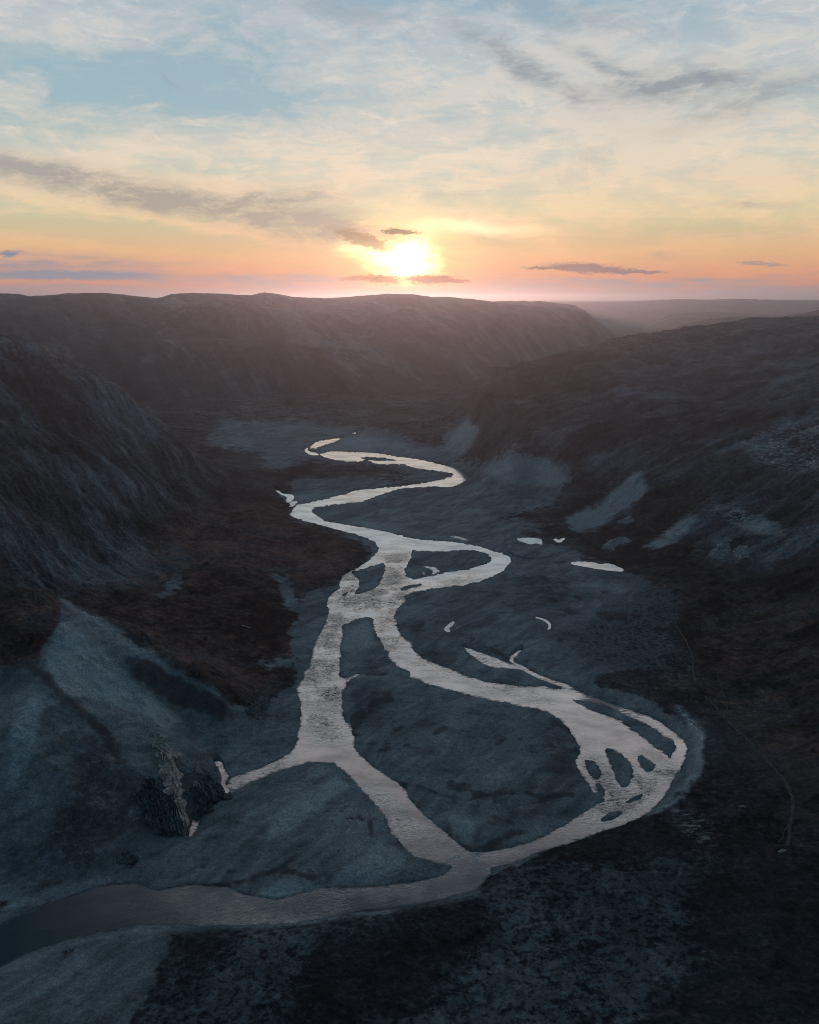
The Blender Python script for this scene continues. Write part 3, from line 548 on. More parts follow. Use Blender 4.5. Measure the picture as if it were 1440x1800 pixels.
FAR.append(ridge([(1100,640),(1160,590),(1200,572),(1250,561),(1290,557),(1330,557),(1370,557),(1400,552),(1440,546),(1740,530)], [(1100,6000),(1740,5400)], [(1100,5500),(1740,4700)], 0, 2.0, 24, 800, 460, 0.02))
owner = np.zeros(F.shape, np.int8)
Zt = Zn.copy()
for k, zf in enumerate(FAR):
    m = (zf > Zt) & (np.abs(F) < 0.75)
    w_ = sstep(0.75, 0.6, np.abs(F)); zf = zf*w_ + (1-w_)*np.minimum(zf, 200)
    owner[m] = 10+k; Zt = np.where(m, zf, Zt)
Zt = np.where((R > 12500), np.maximum(Zt, 230+0*R), Zt)

# water bodies -----------------------------------------------------------------------
def carve(Z, polys, holes, level, sharp, wide, deep=1.6, bankmin=0.45, rag=0.3, keep=None):
    u, v = to_pix(X, Y, np.full(X.shape, level, float))
    m0 = raster(polys, holes)
    u = u + 10*rag*fbm(X/9, Y/9, 5, 215, 0.65); v = v + 5*rag*fbm(X/9, Y/9, 5, 225, 0.65)
    ms = np.clip(sample(blur(m0, sharp), u, v)*(R < 2600)*(1.25 if sharp < 1 else 1.0), 0, 1); mw = sample(blur(m0, wide), u, v)*(R < 2600)
    hb = np.maximum(Z-level, bankmin)
    hb = hb*(1-sstep(0.0, 0.45, mw)*0.85) ; hb = np.maximum(hb, bankmin)
    n = fbm(X/5.0, Y/5.0, 4, 210)*rag
    land = hb*(1-2*ms)**1.0
    z = level + np.where(ms < 0.5, land, -(2*ms-1)*deep) + n*sstep(0.02, 0.3, ms)*(1-sstep(0.6, 0.9, ms))*0.8
    near = (ms > 0.001) | (mw > 0.004)
    if keep is not None: near = near & ((keep < 0.03) | (ms > 0.3))
    return np.where(near, z, Z), sample(blur(m0, max(4, sharp*2)), u, v)*(R < 2600), ms
LEVEL_R = 0.0
_eu, _ev = to_pix(X, Y, np.zeros(X.shape)); _eu = _eu+7*fbm(X/9, Y/9, 5, 215, 0.65); _ev = _ev+3.5*fbm(X/9, Y/9, 5, 225, 0.65)
_m = raster(RIVER, BARS); _f = sstep(620, 1000, R)
edge6 = (sample(blur(_m, 5.0), _eu, _ev)*(1-_f) + np.clip(sample(blur(_m, 1.6), _eu, _ev)*1.5, 0, 1)*_f)*(R < 2600)
Zt, riv_near, riv_m = carve(Zt, RIVER, BARS, LEVEL_R, 1.6, 16, rag=0.55)
extra = raster(SIDE + RIVER_ARM)
Zt, arm_near, arm_m = carve(Zt, SIDE+RIVER_ARM, [], LEVEL_R, 0.7, 9, deep=1.0, bankmin=0.35, rag=0.25, keep=riv_m)
riv_m = np.maximum(riv_m, arm_m)
pond_near = []; wetall = np.maximum(riv_m, arm_m)
for nm, poly, lev, lab in PONDS:
    Zt, pn, pm = carve(Zt, [poly], [], lev, 0.8, 8, deep=1.0, bankmin=0.25, rag=0.30, keep=riv_m)
    wetall = np.maximum(wetall, pm)
    pond_near.append(pn)
wet = np.clip(riv_near, 0, 1)

def terrain_z(x, y):
    f = math.atan2(x, y); l = math.log(max(2.01, math.hypot(x, y)))
    i = min(max(np.searchsorted(PHI, f)-1, 0), NF-2); j = min(max(np.searchsorted(LR, l)-1, 0), NR-2)
    a = (f-PHI[i])/(PHI[i+1]-PHI[i]); b = (l-LR[j])/(LR[j+1]-LR[j])
    return float((Zt[j, i]*(1-a)+Zt[j, i+1]*a)*(1-b) + (Zt[j+1, i]*(1-a)+Zt[j+1, i+1]*a)*b)
def ground_at(u, v):
    """where the line of sight through a photograph pixel meets the land"""
    x, y, z = pix_dir(u, v); t = 200.0
    while t < 6000:
        if H+z*t < terrain_z(x*t, y*t): break
        t *= 1.004
    return x*t, y*t, terrain_z(x*t, y*t)

# ------------------------------------------------------------------ materials
def new_mat(name):
    m = bpy.data.materials.new(name); m.use_nodes = True; t = NT(m.node_tree); t.n.clear()
    o = t.n.new('ShaderNodeOutputMaterial'); return m, t, o
def land_material():
    m, t, o = new_mat("land")
    pos = t.n.new('ShaderNodeNewGeometry').outputs['Position']
    def attr(n):
        a = t.n.new('ShaderNodeAttribute'); a.attribute_name = n
        s = t.n.new('ShaderNodeSeparateColor'); t.l.new(a.outputs['Color'], s.inputs[0]); return s.outputs
    gr, rd, rk = attr('cover')
    dk, pl, sp_ = attr('detail')
    lt = t.n.new('ShaderNodeAttribute'); lt.attribute_name = 'cover'; lt = lt.outputs['Alpha']
    scar_sh = t.n.new('ShaderNodeAttribute'); scar_sh.attribute_name = 'detail'; scar_sh = scar_sh.outputs['Alpha']
    n1 = t.noise(pos, 0.020, 8, 0.62)                 # 50 m patches
    n2 = t.noise(pos, 0.11, 7, 0.66)                  # 9 m patches
    n6 = t.noise(pos, 0.28, 8, 0.74)                  # 3 m clumps
    n3 = t.noise(pos, 0.7, 6, 0.85)                   # grit
    n4 = t.noise(t.mapping(pos, rot=(0, 0, 0.5), scale=(0.4, 1.3, 1.0)), 0.045, 7, 0.6, 0.6)
    veg = t.mix(t.rng(n1, 0.35, 0.65), (0.022, 0.025, 0.030, 1), (0.050, 0.054, 0.061, 1))
    redc = t.mix(t.rng(n2, 0.35, 0.65), (0.056, 0.038, 0.036, 1), (0.135, 0.072, 0.058, 1))
    veg = t.mix(t.rng(n6, 0.50, 0.66, 0.0, 0.7), veg, (0.11, 0.118, 0.125, 1))
    col = t.mix(t.math('MULTIPLY', rd, t.rng(n4, 0.34, 0.60)), veg, redc)
    stone = t.mix(t.rng(n3, 0.3, 0.7), (0.085, 0.105, 0.120, 1), (0.24, 0.275, 0.305, 1))
    fr = t.math('MULTIPLY', rk, t.rng(t.noise(t.mapping(pos, rot=(0, 0, math.radians(-45)), scale=(3.0, 0.7, 1.0), kind='TEXTURE'), 0.12, 8, 0.70), 0.30, 0.62, 0.45, 1.15), clamp=True)
    col = t.mix(t.math('MULTIPLY', fr, 0.6), col, stone)
    paler = t.math('MULTIPLY', pl, t.rng(t.noise(t.mapping(pos, rot=(0, 0, 0.9), scale=(0.5, 1.4, 1)), 0.22, 8, 0.8), 0.48, 0.60))
    # gravel with patchy plant cover
    gcol = t.mix(t.rng(n3, 0.25, 0.75), (0.150, 0.184, 0.200, 1), (0.325, 0.370, 0.392, 1))
    gcol = t.mix(t.math('MULTIPLY', t.rng(n4, 0.35, 0.65), 0.45), gcol, (0.125, 0.155, 0.172, 1))
    moss = t.rng(t.math('ADD', t.math('MULTIPLY', n2, 0.55), t.math('MULTIPLY', n4, 0.5)), 0.56, 0.66)
    gcol = t.mix(t.math('MULTIPLY', moss, 0.50), gcol, (0.080, 0.092, 0.098, 1))
    gfac = t.rng(t.math('ADD', gr, t.math('ADD', t.math('MULTIPLY', t.math('SUBTRACT', n2, 0.5), 1.9), t.math('MULTIPLY', t.math('SUBTRACT', n4, 0.5), 1.7))), 0.28, 0.72)
    tone = t.rng(t.noise(t.mapping(pos, rot=(0, 0, 0.9), scale=(2.6, 0.8, 1.0), kind='TEXTURE'), 0.045, 6, 0.6, 1.2), 0.32, 0.68, 0.66, 1.28)
    gcol = t.mix(1.0, gcol, t.comb(tone, tone, tone), 'MULTIPLY')
    gcol = t.mix(t.math('MULTIPLY', lt, t.rng(n2, 0.3, 0.6, 0.55, 1.0)), gcol, t.mix(t.rng(n3, 0.3, 0.7), (0.26, 0.315, 0.335, 1), (0.48, 0.545, 0.57, 1)))
    col = t.mix(t.math('MAXIMUM', gfac, t.math('MULTIPLY', lt, 0.9)), col, gcol)
    # sparse cover: half gravel, half heath
    hn = t.math('ADD', t.math('MULTIPLY', n6, 0.60), t.math('ADD', t.math('MULTIPLY', n2, 0.30), t.math('MULTIPLY', n1, 0.14)))
    hf = t.rng(t.math('SUBTRACT', hn, t.math('MULTIPLY', dk, 0.075)), 0.455, 0.545)
    scol = t.mix(hf, (0.030, 0.034, 0.039, 1), (0.112, 0.138, 0.152, 1))
    col = t.mix(t.math('MULTIPLY', sp_, 0.95), col, scol)
    df = t.math('MULTIPLY', dk, t.rng(t.math('ADD', t.math('MULTIPLY_ADD', n6, 0.6, t.math('MULTIPLY', n2, 0.4)), t.math('MULTIPLY', dk, 0.06)), 0.45, 0.58))
    col = t.mix(t.math('MULTIPLY', df, 0.75), col, (0.036, 0.037, 0.041, 1))
    col = t.mix(t.math('MULTIPLY', paler, 0.9), col, (0.42, 0.43, 0.44, 1))
    sf = t.rng(t.math('ADD', scar_sh, t.math('MULTIPLY', t.math('SUBTRACT', n2, 0.5), 1.6)), 0.15, 0.75)
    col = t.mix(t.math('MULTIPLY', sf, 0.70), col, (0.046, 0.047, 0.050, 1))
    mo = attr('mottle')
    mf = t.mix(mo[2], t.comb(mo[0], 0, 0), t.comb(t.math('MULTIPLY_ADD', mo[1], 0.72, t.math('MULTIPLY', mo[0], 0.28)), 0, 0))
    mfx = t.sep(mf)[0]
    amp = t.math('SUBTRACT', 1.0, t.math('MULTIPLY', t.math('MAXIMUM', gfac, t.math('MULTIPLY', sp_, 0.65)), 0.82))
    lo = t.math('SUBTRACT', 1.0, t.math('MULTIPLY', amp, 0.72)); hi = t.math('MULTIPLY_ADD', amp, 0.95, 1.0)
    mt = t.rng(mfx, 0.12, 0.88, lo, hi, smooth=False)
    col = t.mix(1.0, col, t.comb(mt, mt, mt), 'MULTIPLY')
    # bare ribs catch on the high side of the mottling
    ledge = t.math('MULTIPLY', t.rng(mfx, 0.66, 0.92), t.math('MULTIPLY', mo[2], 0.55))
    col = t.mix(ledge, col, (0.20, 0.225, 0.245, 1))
    grit = t.rng(t.math('MULTIPLY_ADD', n6, 0.45, t.math('MULTIPLY', n3, 0.55)), 0.36, 0.64, 0.45, 1.60, smooth=False)
    grit = t.math('ADD', 1.0, t.math('MULTIPLY', t.math('SUBTRACT', grit, 1.0), t.math('MULTIPLY_ADD', gfac, -0.45, 1.0)))
    col = t.mix(1.0, col, t.comb(grit, grit, grit), 'MULTIPLY')
    b = t.n.new('ShaderNodeBsdfPrincipled'); t.put(b.inputs['Base Color'], col); b.inputs['Roughness'].default_value = 0.95
    b.inputs['Specular IOR Level'].default_value = 0.12
    bm = t.n.new('ShaderNodeBump'); bm.inputs['Strength'].default_value = 0.9; bm.inputs['Distance'].default_value = 1.2
    hgt = t.math('ADD', t.math('MULTIPLY', n2, 1.6), t.math('ADD', t.math('MULTIPLY', n6, 1.2), t.math('MULTIPLY', n3, 0.35)))
    t.put(bm.inputs['Height'], hgt); t.l.new(bm.outputs[0], b.inputs['Normal'])
    t.l.new(b.outputs[0], o.inputs[0])
    return m
def water_material(name, body, ripple, rough, ior):
    m, t, o = new_mat(name)
    pos = t.n.new('ShaderNodeNewGeometry').outputs['Position']
    p2 = t.vmath('ADD', pos, t.vmath('MULTIPLY', t.noise(pos, 0.03, 3, 0.5, out='Color'), (22, 22, 0)))
    a = t.noise(t.mapping(p2, scale=(0.8, 1.3, 1)), 0.45, 6, 0.75)
    fa = t.n.new('ShaderNodeAttribute'); fa.attribute_name = 'flow'
    fs = t.n.new('ShaderNodeSeparateColor'); t.l.new(fa.outputs['Color'], fs.inputs[0])
    patch = t.rng(t.noise(pos, 0.035, 5, 0.65), 0.36, 0.64, 0.25, 1.15)
    patch = t.math('MULTIPLY', patch, t.math('ADD', t.math('MULTIPLY', fs.outputs[0], 1.0), t.math('MULTIPLY_ADD', fs.outputs[2], 0.25, 0.12)))
    patch = t.math('MULTIPLY', patch, t.math('SUBTRACT', 1.0, t.math('MULTIPLY', fs.outputs[1], 0.95)))
    bm = t.n.new('ShaderNodeBump'); t.put(bm.inputs['Strength'], t.math('MULTIPLY', patch, ripple, clamp=True)); bm.inputs['Distance'].default_value = 0.9
    t.put(bm.inputs['Height'], a)
    gl = t.n.new('ShaderNodeBsdfGlossy'); gl.inputs['Roughness'].default_value = rough; gl.inputs['Color'].default_value = (1.0, 0.95, 0.915, 1)
    t.l.new(bm.outputs[0], gl.inputs['Normal'])
    df = t.n.new('ShaderNodeBsdfDiffuse'); df.inputs['Color'].default_value = body
    inc = t.n.new('ShaderNodeNewGeometry').outputs['Incoming']
    cosv = t.math('ABSOLUTE', t.vmath('DOT_PRODUCT', bm.outputs[0], inc))
    fr = t.math('POWER', t.math('SUBTRACT', 1.0, cosv, clamp=True), ior)
    spots = t.rng(t.noise(t.mapping(p2, scale=(0.7, 1.5, 1)), 0.42, 6, 0.85), 0.49, 0.57)
    spots = t.math('MULTIPLY', t.math('MULTIPLY', spots, patch), ripple*1.0, clamp=True)
    fr = t.math('MULTIPLY', fr, t.math('SUBTRACT', 1.0, spots))
    if name.startswith('river'):
        ea = t.n.new('ShaderNodeAttribute'); ea.attribute_name = 'edge'
        en = t.math('ADD', ea.outputs['Fac'], t.math('MULTIPLY', t.math('SUBTRACT', t.noise(t.mapping(pos, scale=(0.6, 1.6, 1)), 0.30, 7, 0.75), 0.5), 1.3))
        deepw = t.rng(en, 0.42, 0.68)
        fr = t.math('MULTIPLY', fr, t.math('MULTIPLY_ADD', deepw, 0.85, 0.15))
        df.inputs['Color'].default_value = body
        t.put(df.inputs['Color'], t.mix(deepw, (0.11, 0.14, 0.155, 1), body))
    fr = t.math('MULTIPLY', fr, t.rng(t.noise(t.mapping(p2, scale=(0.6, 1.6, 1)), 0.035, 6, 0.7), 0.34, 0.62, 0.72, 1.06))
    fr = t.math('MULTIPLY', fr, t.math('MULTIPLY', t.math('SUBTRACT', 1.0, t.math('MULTIPLY', fs.outputs[1], 0.90)), t.math('SUBTRACT', 1.0, t.math('MULTIPLY', fs.outputs[2], 0.45))))
    mx = t.n.new('ShaderNodeMixShader'); t.l.new(fr, mx.inputs[0]); t.l.new(df.outputs[0], mx.inputs[1]); t.l.new(gl.outputs[0], mx.inputs[2])
    t.l.new(mx.outputs[0], o.inputs[0]); return m
def plain(name, c0, c1, scale, rough=0.9, bump=0.5, dist=0.3):
    m, t, o = new_mat(name)
    pos = t.n.new('ShaderNodeNewGeometry').outputs['Position']
    n = t.noise(pos, scale, 6, 0.7)
    b = t.n.new('ShaderNodeBsdfPrincipled'); t.put(b.inputs['Base Color'], t.mix(t.rng(n, 0.35, 0.65), c0, c1)); b.inputs['Roughness'].default_value = rough
    b.inputs['Specular IOR Level'].default_value = 0.2
    bm = t.n.new('ShaderNodeBump'); bm.inputs['Strength'].default_value = bump; bm.inputs['Distance'].default_value = dist
    t.put(bm.inputs['Height'], n); t.l.new(bm.outputs[0], b.inputs['Normal']); t.l.new(b.outputs[0], o.inputs[0]); return m
M_LAND = land_material()
M_RIVER = water_material("river water", (0.008, 0.058, 0.074, 1), 0.80, 0.04, 0.66)
M_POND = water_material("still water", (0.02, 0.04, 0.05, 1), 0.02, 0.02, 1.1)

# ------------------------------------------------------------------ land meshes
def tag(o, label=None, cat=None, group=None, kind=None):
    if label: o['label'] = label
    if cat: o['category'] = cat
    if group: o['group'] = group
    if kind: o['kind'] = kind
    return o
def grid_mesh(name, Z, mask_quads, mat, attrs=None, smooth=True):
    q = np.argwhere(mask_quads); j, i = q[:, 0], q[:, 1]
    idx = np.stack([j*NF+i, j*NF+i+1, (j+1)*NF+i+1, (j+1)*NF+i], 1)
    uq, inv = np.unique(idx, return_inverse=True); faces = inv.reshape(-1, 4)
    co = np.stack([X.ravel()[uq], Y.ravel()[uq], Z.ravel()[uq]], 1).astype(np.float32)
    me = bpy.data.meshes.new(name)
    me.vertices.add(len(co)); me.vertices.foreach_set('co', co.ravel())
    me.loops.add(faces.size); me.loops.foreach_set('vertex_index', faces[:, ::-1].ravel().astype(np.int32))
    me.polygons.add(len(faces)); me.polygons.foreach_set('loop_start', np.arange(0, faces.size, 4, dtype=np.int32))
    me.polygons.foreach_set('loop_total', np.full(len(faces), 4, np.int32))
    me.polygons.foreach_set('use_smooth', np.full(len(faces), smooth))
    me.update()
    for an, chans in (attrs or {}).items():
        c = np.zeros((len(uq), 4), np.float32)
        for k, ch in enumerate(chans): c[:, k] = ch.ravel()[uq]
        a = me.color_attributes.new(an, 'FLOAT_COLOR', 'POINT'); a.data.foreach_set('color', c.ravel())
    me.materials.append(mat)
    o = bpy.data.objects.new(name, me); C.objects.link(o); return o

# which stretch of land belongs to which hill (by the photograph's outlines)
hl = sample(paint([[(-300,540),(0,596),(60,608),(120,636),(180,661),(235,700),(285,750),(330,796),(380,862),(400,885),(440,900),(360,925),(330,990),(250,1050),(100,1040),(0,1030),(-300,1030)]], 2), pu, pv)
hr = sample(paint([[(832,716),(870,670),(910,642),(975,624),(1050,604),(1100,590),(1200,572),(1320,558),(1740,530),(1740,1010),(1440,1030),(1250,1000),(1120,975),(1050,900),(1000,900),(960,880),(850,835),(825,790),(840,760)]], 2), pu, pv)
hm = sample(paint([[(-300,1030),(0,1040),(100,1050),(200,1105),(300,1170),(400,1240),(450,1258),(400,1300),(385,1390),(330,1470),(230,1520),(100,1560),(0,1600),(-300,1650)]], 2), pu, pv)
own = owner.copy()
nearm = (own == 0)
own[nearm & (hr > 0.5) & (R < 4600) & (Hn > 3)] = 2
own[nearm & (hl > 0.5) & (R < 2700) & (Hn > 8)] = 1
own[nearm & (hm > 0.5) & (R < 720)] = 3
own[nearm & (np.abs(F) > 0.6)] = 0
qo = own[:-1, :-1]
texF = mottle((X+0.55*Y), Y/4.5, cell, 300, 6, 360)
strk = np.where(owner >= 10, texF, np.where(X < 0, texL, texR))
strk = np.clip(0.5+0.80*strk, 0, 1)
farbare = np.zeros(F.shape); ru_far = to_pix(X, Y, Zt)[1]
for k, g_ in enumerate(GUL): farbare = np.where(owner == 10+k, g_, farbare)
COVER = {'cover': (grav*(owner == 0), np.where(owner == 0, red, 0.55*sample(redF_img, su, sv)), np.where(owner == 0, np.clip(0.12*rock+bare+0.8*sample(rock2_img, su, sv)*sstep(0.0, 0.4, stL), 0, 1), np.clip((0.02+0.13*sstep(-600, 400, X))+0.42*farbare*np.where((owner == 11) | (owner == 12), 0.45, 1.0)+0.45*sstep(-300, 500, X)*sstep(560, 640, ru_far)*(R < 5200), 0, 1)), lite*(owner == 0)), 'mottle': (texA, strk, np.clip(np.maximum(rock, owner >= 10), 0, 1)*(1-grav*(owner == 0))), 'detail': (dark*(owner == 0), pale*(owner == 0), spar*(owner == 0)*(R < 1000), np.clip(np.maximum(scar_shade*0.9, shade_band*0.95) + 0.30*sstep(0.02, 0.45, np.maximum(edge6, wetall*0.6)), 0, 1)*(owner == 0))}
zc = Zt.copy()
for k, nm, lab in [(0, 'valley_floor', 'flat gravel valley floor and heath that the braided river winds across'),
                   (1, 'hill', 'dark ribbed rocky hill falling steeply to the river from the left edge'),
                   (2, 'hill', 'broad dark hill rising right of the river bend to a long level top'),
                   (3, 'gravel_mound', 'smooth grey gravel mound with a sharp crest at the left, nearest the viewer'),
                   (10, 'mountain', 'long level mountain under the setting sun, closing the valley'),
                   (11, 'hill', 'level bench along the foot of the long mountain at the left'),
                   (12, 'hill', 'rounded dark hill standing in front of the long mountain, left of the sun'),
                   (13, 'hill', 'low hazy shoulder just behind the right end of the sunlit mountain'),
                   (14, 'plateau', 'farthest level plateau making the pale horizon at the right'),
                   (15, 'hill', 'rounded hazy far hill in the gap, in front of the farthest plateau'),
                   (16, 'hill', 'hazy hill rising to the right edge, just above the near dark slope')]:
    mq = qo == k
    if mq.any(): tag(grid_mesh(nm, zc, mq, M_LAND, COVER, smooth=False), lab, nm.replace('_', ' '), kind='structure')

# water sheets
ru_, rv_ = to_pix(X, Y, np.zeros(X.shape))
riff_img = paint([[(660,975),(725,972),(712,1030),(690,1035),(655,1040),(670,1000)], [(575,1040),(600,1010),(690,1035),(740,1030),(720,1090),(690,1085),(650,1075),(590,1100),(570,1090)],
  [(560,1090),(600,1095),(598,1180),(612,1230),(600,1300),(560,1300),(530,1250),(525,1200),(545,1140)], [(655,1085),(700,1090),(720,1130),(700,1150),(670,1140)], [(600,1000),(655,985),(650,1000),(610,1020)],
  [(700,960),(830,965),(860,968),(780,962)], [(740,1030),(860,1005),(830,1025),(720,1045)], [(600,1330),(700,1420),(740,1460),(700,1470),(640,1370)], [(400,1370),(500,1330),(520,1340),(430,1395)],
  [(700,1170),(840,1200),(980,1240),(970,1220),(860,1190),(760,1165)], [(1030,1320),(1090,1370),(1100,1400),(1060,1390)], [(580,895),(640,880),(650,870),(600,880)], [(960,1440),(1180,1330),(1200,1360),(1090,1440),(1000,1460)]], 8)
deep_img = paint([[(-300,1480),(0,1590),(120,1560),(300,1555),(380,1590),(300,1640),(0,1740),(-300,1760)]], 45)
mid_img = paint([[(700,1460),(860,1500),(870,1600),(500,1640),(200,1640),(200,1540),(420,1560),(700,1560)]], 20)
FLOW = {'edge': (np.clip(np.maximum(edge6, arm_m*0.62), 0, 1),)*3, 'flow': (sample(riff_img, ru_, rv_), sstep(520, 0, ru_)*sstep(1450, 1500, rv_), sstep(1430, 1560, rv_))}
def sheet(name, near, level, mat, thr, step=1):
    m = near > thr
    mq = (m[:-1, :-1] | m[1:, :-1] | m[:-1, 1:] | m[1:, 1:]) & (np.abs(F[:-1, :-1]) < 1.0) & (R[:-1, :-1] > 150)
    return grid_mesh(name, np.full(X.shape, level, float), mq, mat, FLOW if name == 'river' else None)
# the river stays one sheet, including the little arms
tag(sheet('river', np.maximum(riv_near, arm_near), LEVEL_R, M_RIVER, 0.02), 'braided silver river winding down the whole valley', 'river', kind='structure')
for (nm, poly, lev, lab), pn in zip(PONDS, pond_near):
    tag(sheet(nm, pn, lev, M_POND, 0.05), lab, nm, kind='structure')

# ------------------------------------------------------------------ paths worn into the heath
M_PATH = plain("trodden earth", (0.07, 0.070, 0.070, 1), (0.13, 0.125, 0.12, 1), 0.15)
def path(pts, width, label):
    P = np.array(pts, float); d = np.r_[0, np.cumsum(np.hypot(*np.diff(P, axis=0).T))]
    q = np.arange(0, d[-1], 3.0); P = np.stack([np.interp(q, d, P[:, 0]), np.interp(q, d, P[:, 1])], 1)
    W = np.array([ground_at(u, v)[:2] for u, v in P])
    W[:, 0] += 0.8*perlin(W[:, 1]/7, W[:, 0]/7, 3); W[:, 1] += 0.8*perlin(W[:, 0]/7, W[:, 1]/7, 4)
    t_ = np.gradient(W, axis=0); t_ /= np.linalg.norm(t_, axis=1)[:, None]+1e-6
    n_ = np.stack([t_[:, 1], -t_[:, 0]], 1); vs = []; fs = []
    for k in range(len(W)):
        w_ = width*(0.75+0.5*abs(float(perlin(np.array([k*0.31]), np.array([2.2]), 9)[0])))
        for o_ in (-1, 0, 1):
            x, y = W[k]+n_[k]*o_*w_/2; vs.append((x, y, max(terrain_z(x, y), terrain_z(*W[k])-0.1)+0.16))
        if k: b = 3*k; fs += [(b-3, b-2, b+1, b), (b-2, b-1, b+2, b+1)]
    me = bpy.data.meshes.new('path'); me.from_pydata(vs, [], fs); me.materials.append(M_PATH)
    o = bpy.data.objects.new('path', me); C.objects.link(o); tag(o, label, 'path', kind='structure')
path([(1192,1062),(1187,1085),(1187,1100),(1200,1118),(1212,1140),(1218,1160),(1220,1185),(1224,1208)], 1.5, 'faint pale footpath running down the heath above the right river bank')
path([(1240,1225),(1262,1248),(1290,1278),(1312,1300),(1340,1330),(1362,1352),(1382,1378),(1392,1402),(1394,1430),(1388,1460),(1386,1490)], 2.0, 'wide pale track curving down the dark right slope')
path([(1262,1190),(1272,1225),(1282,1255),(1298,1282)], 0.8, 'thin straight trail joining the wide track from above')
path([(1386,1452),(1376,1468),(1368,1484)], 0.8, 'short side trail forking left off the wide track')
path([(1200,1260),(1240,1290),(1300,1300)], 0.7, 'faint level trail above the eroded river bank')

# ------------------------------------------------------------------ rock
M_ROCK = plain("dark crag rock", (0.030, 0.044, 0.050, 1), (0.16, 0.195, 0.21, 1), 0.5, bump=1.0, dist=0.8)
M_FIN = plain("pale rust rock", (0.26, 0.215, 0.19, 1), (0.75, 0.64, 0.56, 1), 0.6, bump=1.0, dist=0.8)
M_WHITE = plain("pale lichened rock", (0.16, 0.17, 0.18, 1), (0.46, 0.47, 0.50, 1), 0.35, bump=1.0, dist=0.8)
def crag(spine, width, height, mat, label, seed, group=None, taper=lambda q: 1.0, name='rock_outcrop', cat='rock outcrop', rows=None):
    """a broken rib of rock lying along a line on the slope"""
    width *= 1.35; height *= 0.5
    P = np.array(spine, float); W = np.array([ground_at(u, v)[:2] for u, v in P])
    d = np.r_[0, np.cumsum(np.hypot(*np.diff(W, axis=0).T))]; n = rows or max(12, int(d[-1]/0.7)); q = np.linspace(0, d[-1], n)
    W = np.stack([np.interp(q, d, W[:, 0]), np.interp(q, d, W[:, 1])], 1)
    t_ = np.gradient(W, axis=0); t_ /= np.linalg.norm(t_, axis=1)[:, None]+1e-6; n_ = np.stack([t_[:, 1], -t_[:, 0]], 1)
    m = 19; a = np.linspace(-1, 1, m); env = np.minimum(1, np.minimum(np.arange(n)+1, n-np.arange(n))/3.0)**0.6
    nz = lambda x, y, k: perlin(np.asarray(x, float), np.asarray(y, float), seed*17+k)
    ang = np.array([[i/n*d[-1]/4.0 for j in range(m)] for i in range(n)]); acr = np.array([[j*width/m/2.2 for j in range(m)] for i in range(n)])
    g1 = nz(ang*0.35, acr*0.8+3, 1); g2 = nz(ang*0.30+9, acr*2.4, 2); g3 = nz(ang*1.3, acr*5.0, 3)
    side = 0.75+0.5*nz(ang[:, 0]*0.8, ang[:, 0]*0+seed, 4)
    vs = []
    for i in range(n):
        for j in range(m):
            w_ = width*0.5*env[i]*side[i]*(1+0.25*g2[i, j])*taper(i/n); x, y = W[i]+n_[i]*a[j]*w_ + t_[i]*1.2*g1[i, j]
            prof = 1-abs(a[j])**2.6
            h = height*env[i]*prof*max(0.12, 0.50+1.0*g2[i, j]+0.5*g1[i, j]+0.35*abs(g3[i, j])) + 0.16*g3[i, j]*prof
            vs.append((x, y, terrain_z(x, y) + (h if 0 < j < m-1 else -1.5)))
    fs = [(i*m+j, i*m+j+1, (i+1)*m+j+1, (i+1)*m+j) for i in range(n-1) for j in range(m-1)]
    me = bpy.data.meshes.new(name); me.from_pydata(vs, [], fs); me.materials.append(mat)
    o = bpy.data.objects.new(name, me); C.objects.link(o); tag(o, label, cat, group); return o
crag([(288,1326),(296,1350),(303,1378),(311,1410),(320,1440),(330,1470)], 13, 6.5, M_FIN, 'long pale rusty fin of rock dropping to the gravel from the mound', 1, taper=lambda q: 1.25-0.85*q if q > 0.25 else 0.7+1.35*q)
crag([(272,1308),(288,1316),(304,1328),(314,1336)], 8, 4, M_FIN, 'short pale rock slab just above the top of the long fin', 2)
crag([(272,1292),(280,1298),(288,1304)], 3.5, 3, M_FIN, 'smallest pale rock knob, topmost of the crags on the mound', 3)
crag([(345,1350),(349,1356),(353,1364)], 5, 4, M_FIN, 'lone pale rock knob right of the long fin', 4)
crag([(262,1376),(272,1400),(284,1430),(294,1456),(302,1474)], 9, 7, M_ROCK, 'dark jagged rock rib close left of the long pale fin', 5)
crag([(250,1392),(262,1420),(274,1446),(286,1470)], 10, 6, M_ROCK, 'dark broken rock face at the left end of the crags', 6)
crag([(300,1400),(308,1430),(312,1456),(318,1472)], 7, 5, M_ROCK, 'dark rock wedge at the foot of the pale fin', 7)
crag([(338,1388),(348,1402),(358,1420),(362,1432)], 11, 8, M_ROCK, 'dark blocky rock standing in the gap right of the pale fin', 8)
crag([(356,1372),(372,1384),(386,1398),(390,1410)], 13, 8, M_ROCK, 'dark rounded crag beside the narrow still pool', 9)
crag([(344,1378),(352,1390),(362,1404)], 5, 6, M_FIN, 'slanting grey rock slab between the two right hand crags', 10)
crag([(440,1258),(452,1248),(464,1238),(470,1228)], 9, 5, M_ROCK, 'dark rocky point on the riverbank at the end of the red slope', 11)
crag([(458,1226),(464,1234),(470,1240)], 5, 4, M_WHITE, 'pale rocks on the riverbank at the end of the red slope', 12)
crag([(206,1516),(222,1510),(240,1520)], 8, 3, M_ROCK, 'low scatter of grey rocks where the mound meets the near river', 13)
crag([(1068,968),(1078,955),(1090,950),(1104,956)], 17, 5, M_WHITE, 'whitish rock outcrop just above the long bright pond', 14)
crag([(1088,920),(1098,916),(1108,922)], 12, 4, M_WHITE, 'small pale outcrop higher up behind the whitish one by the pond', 15)
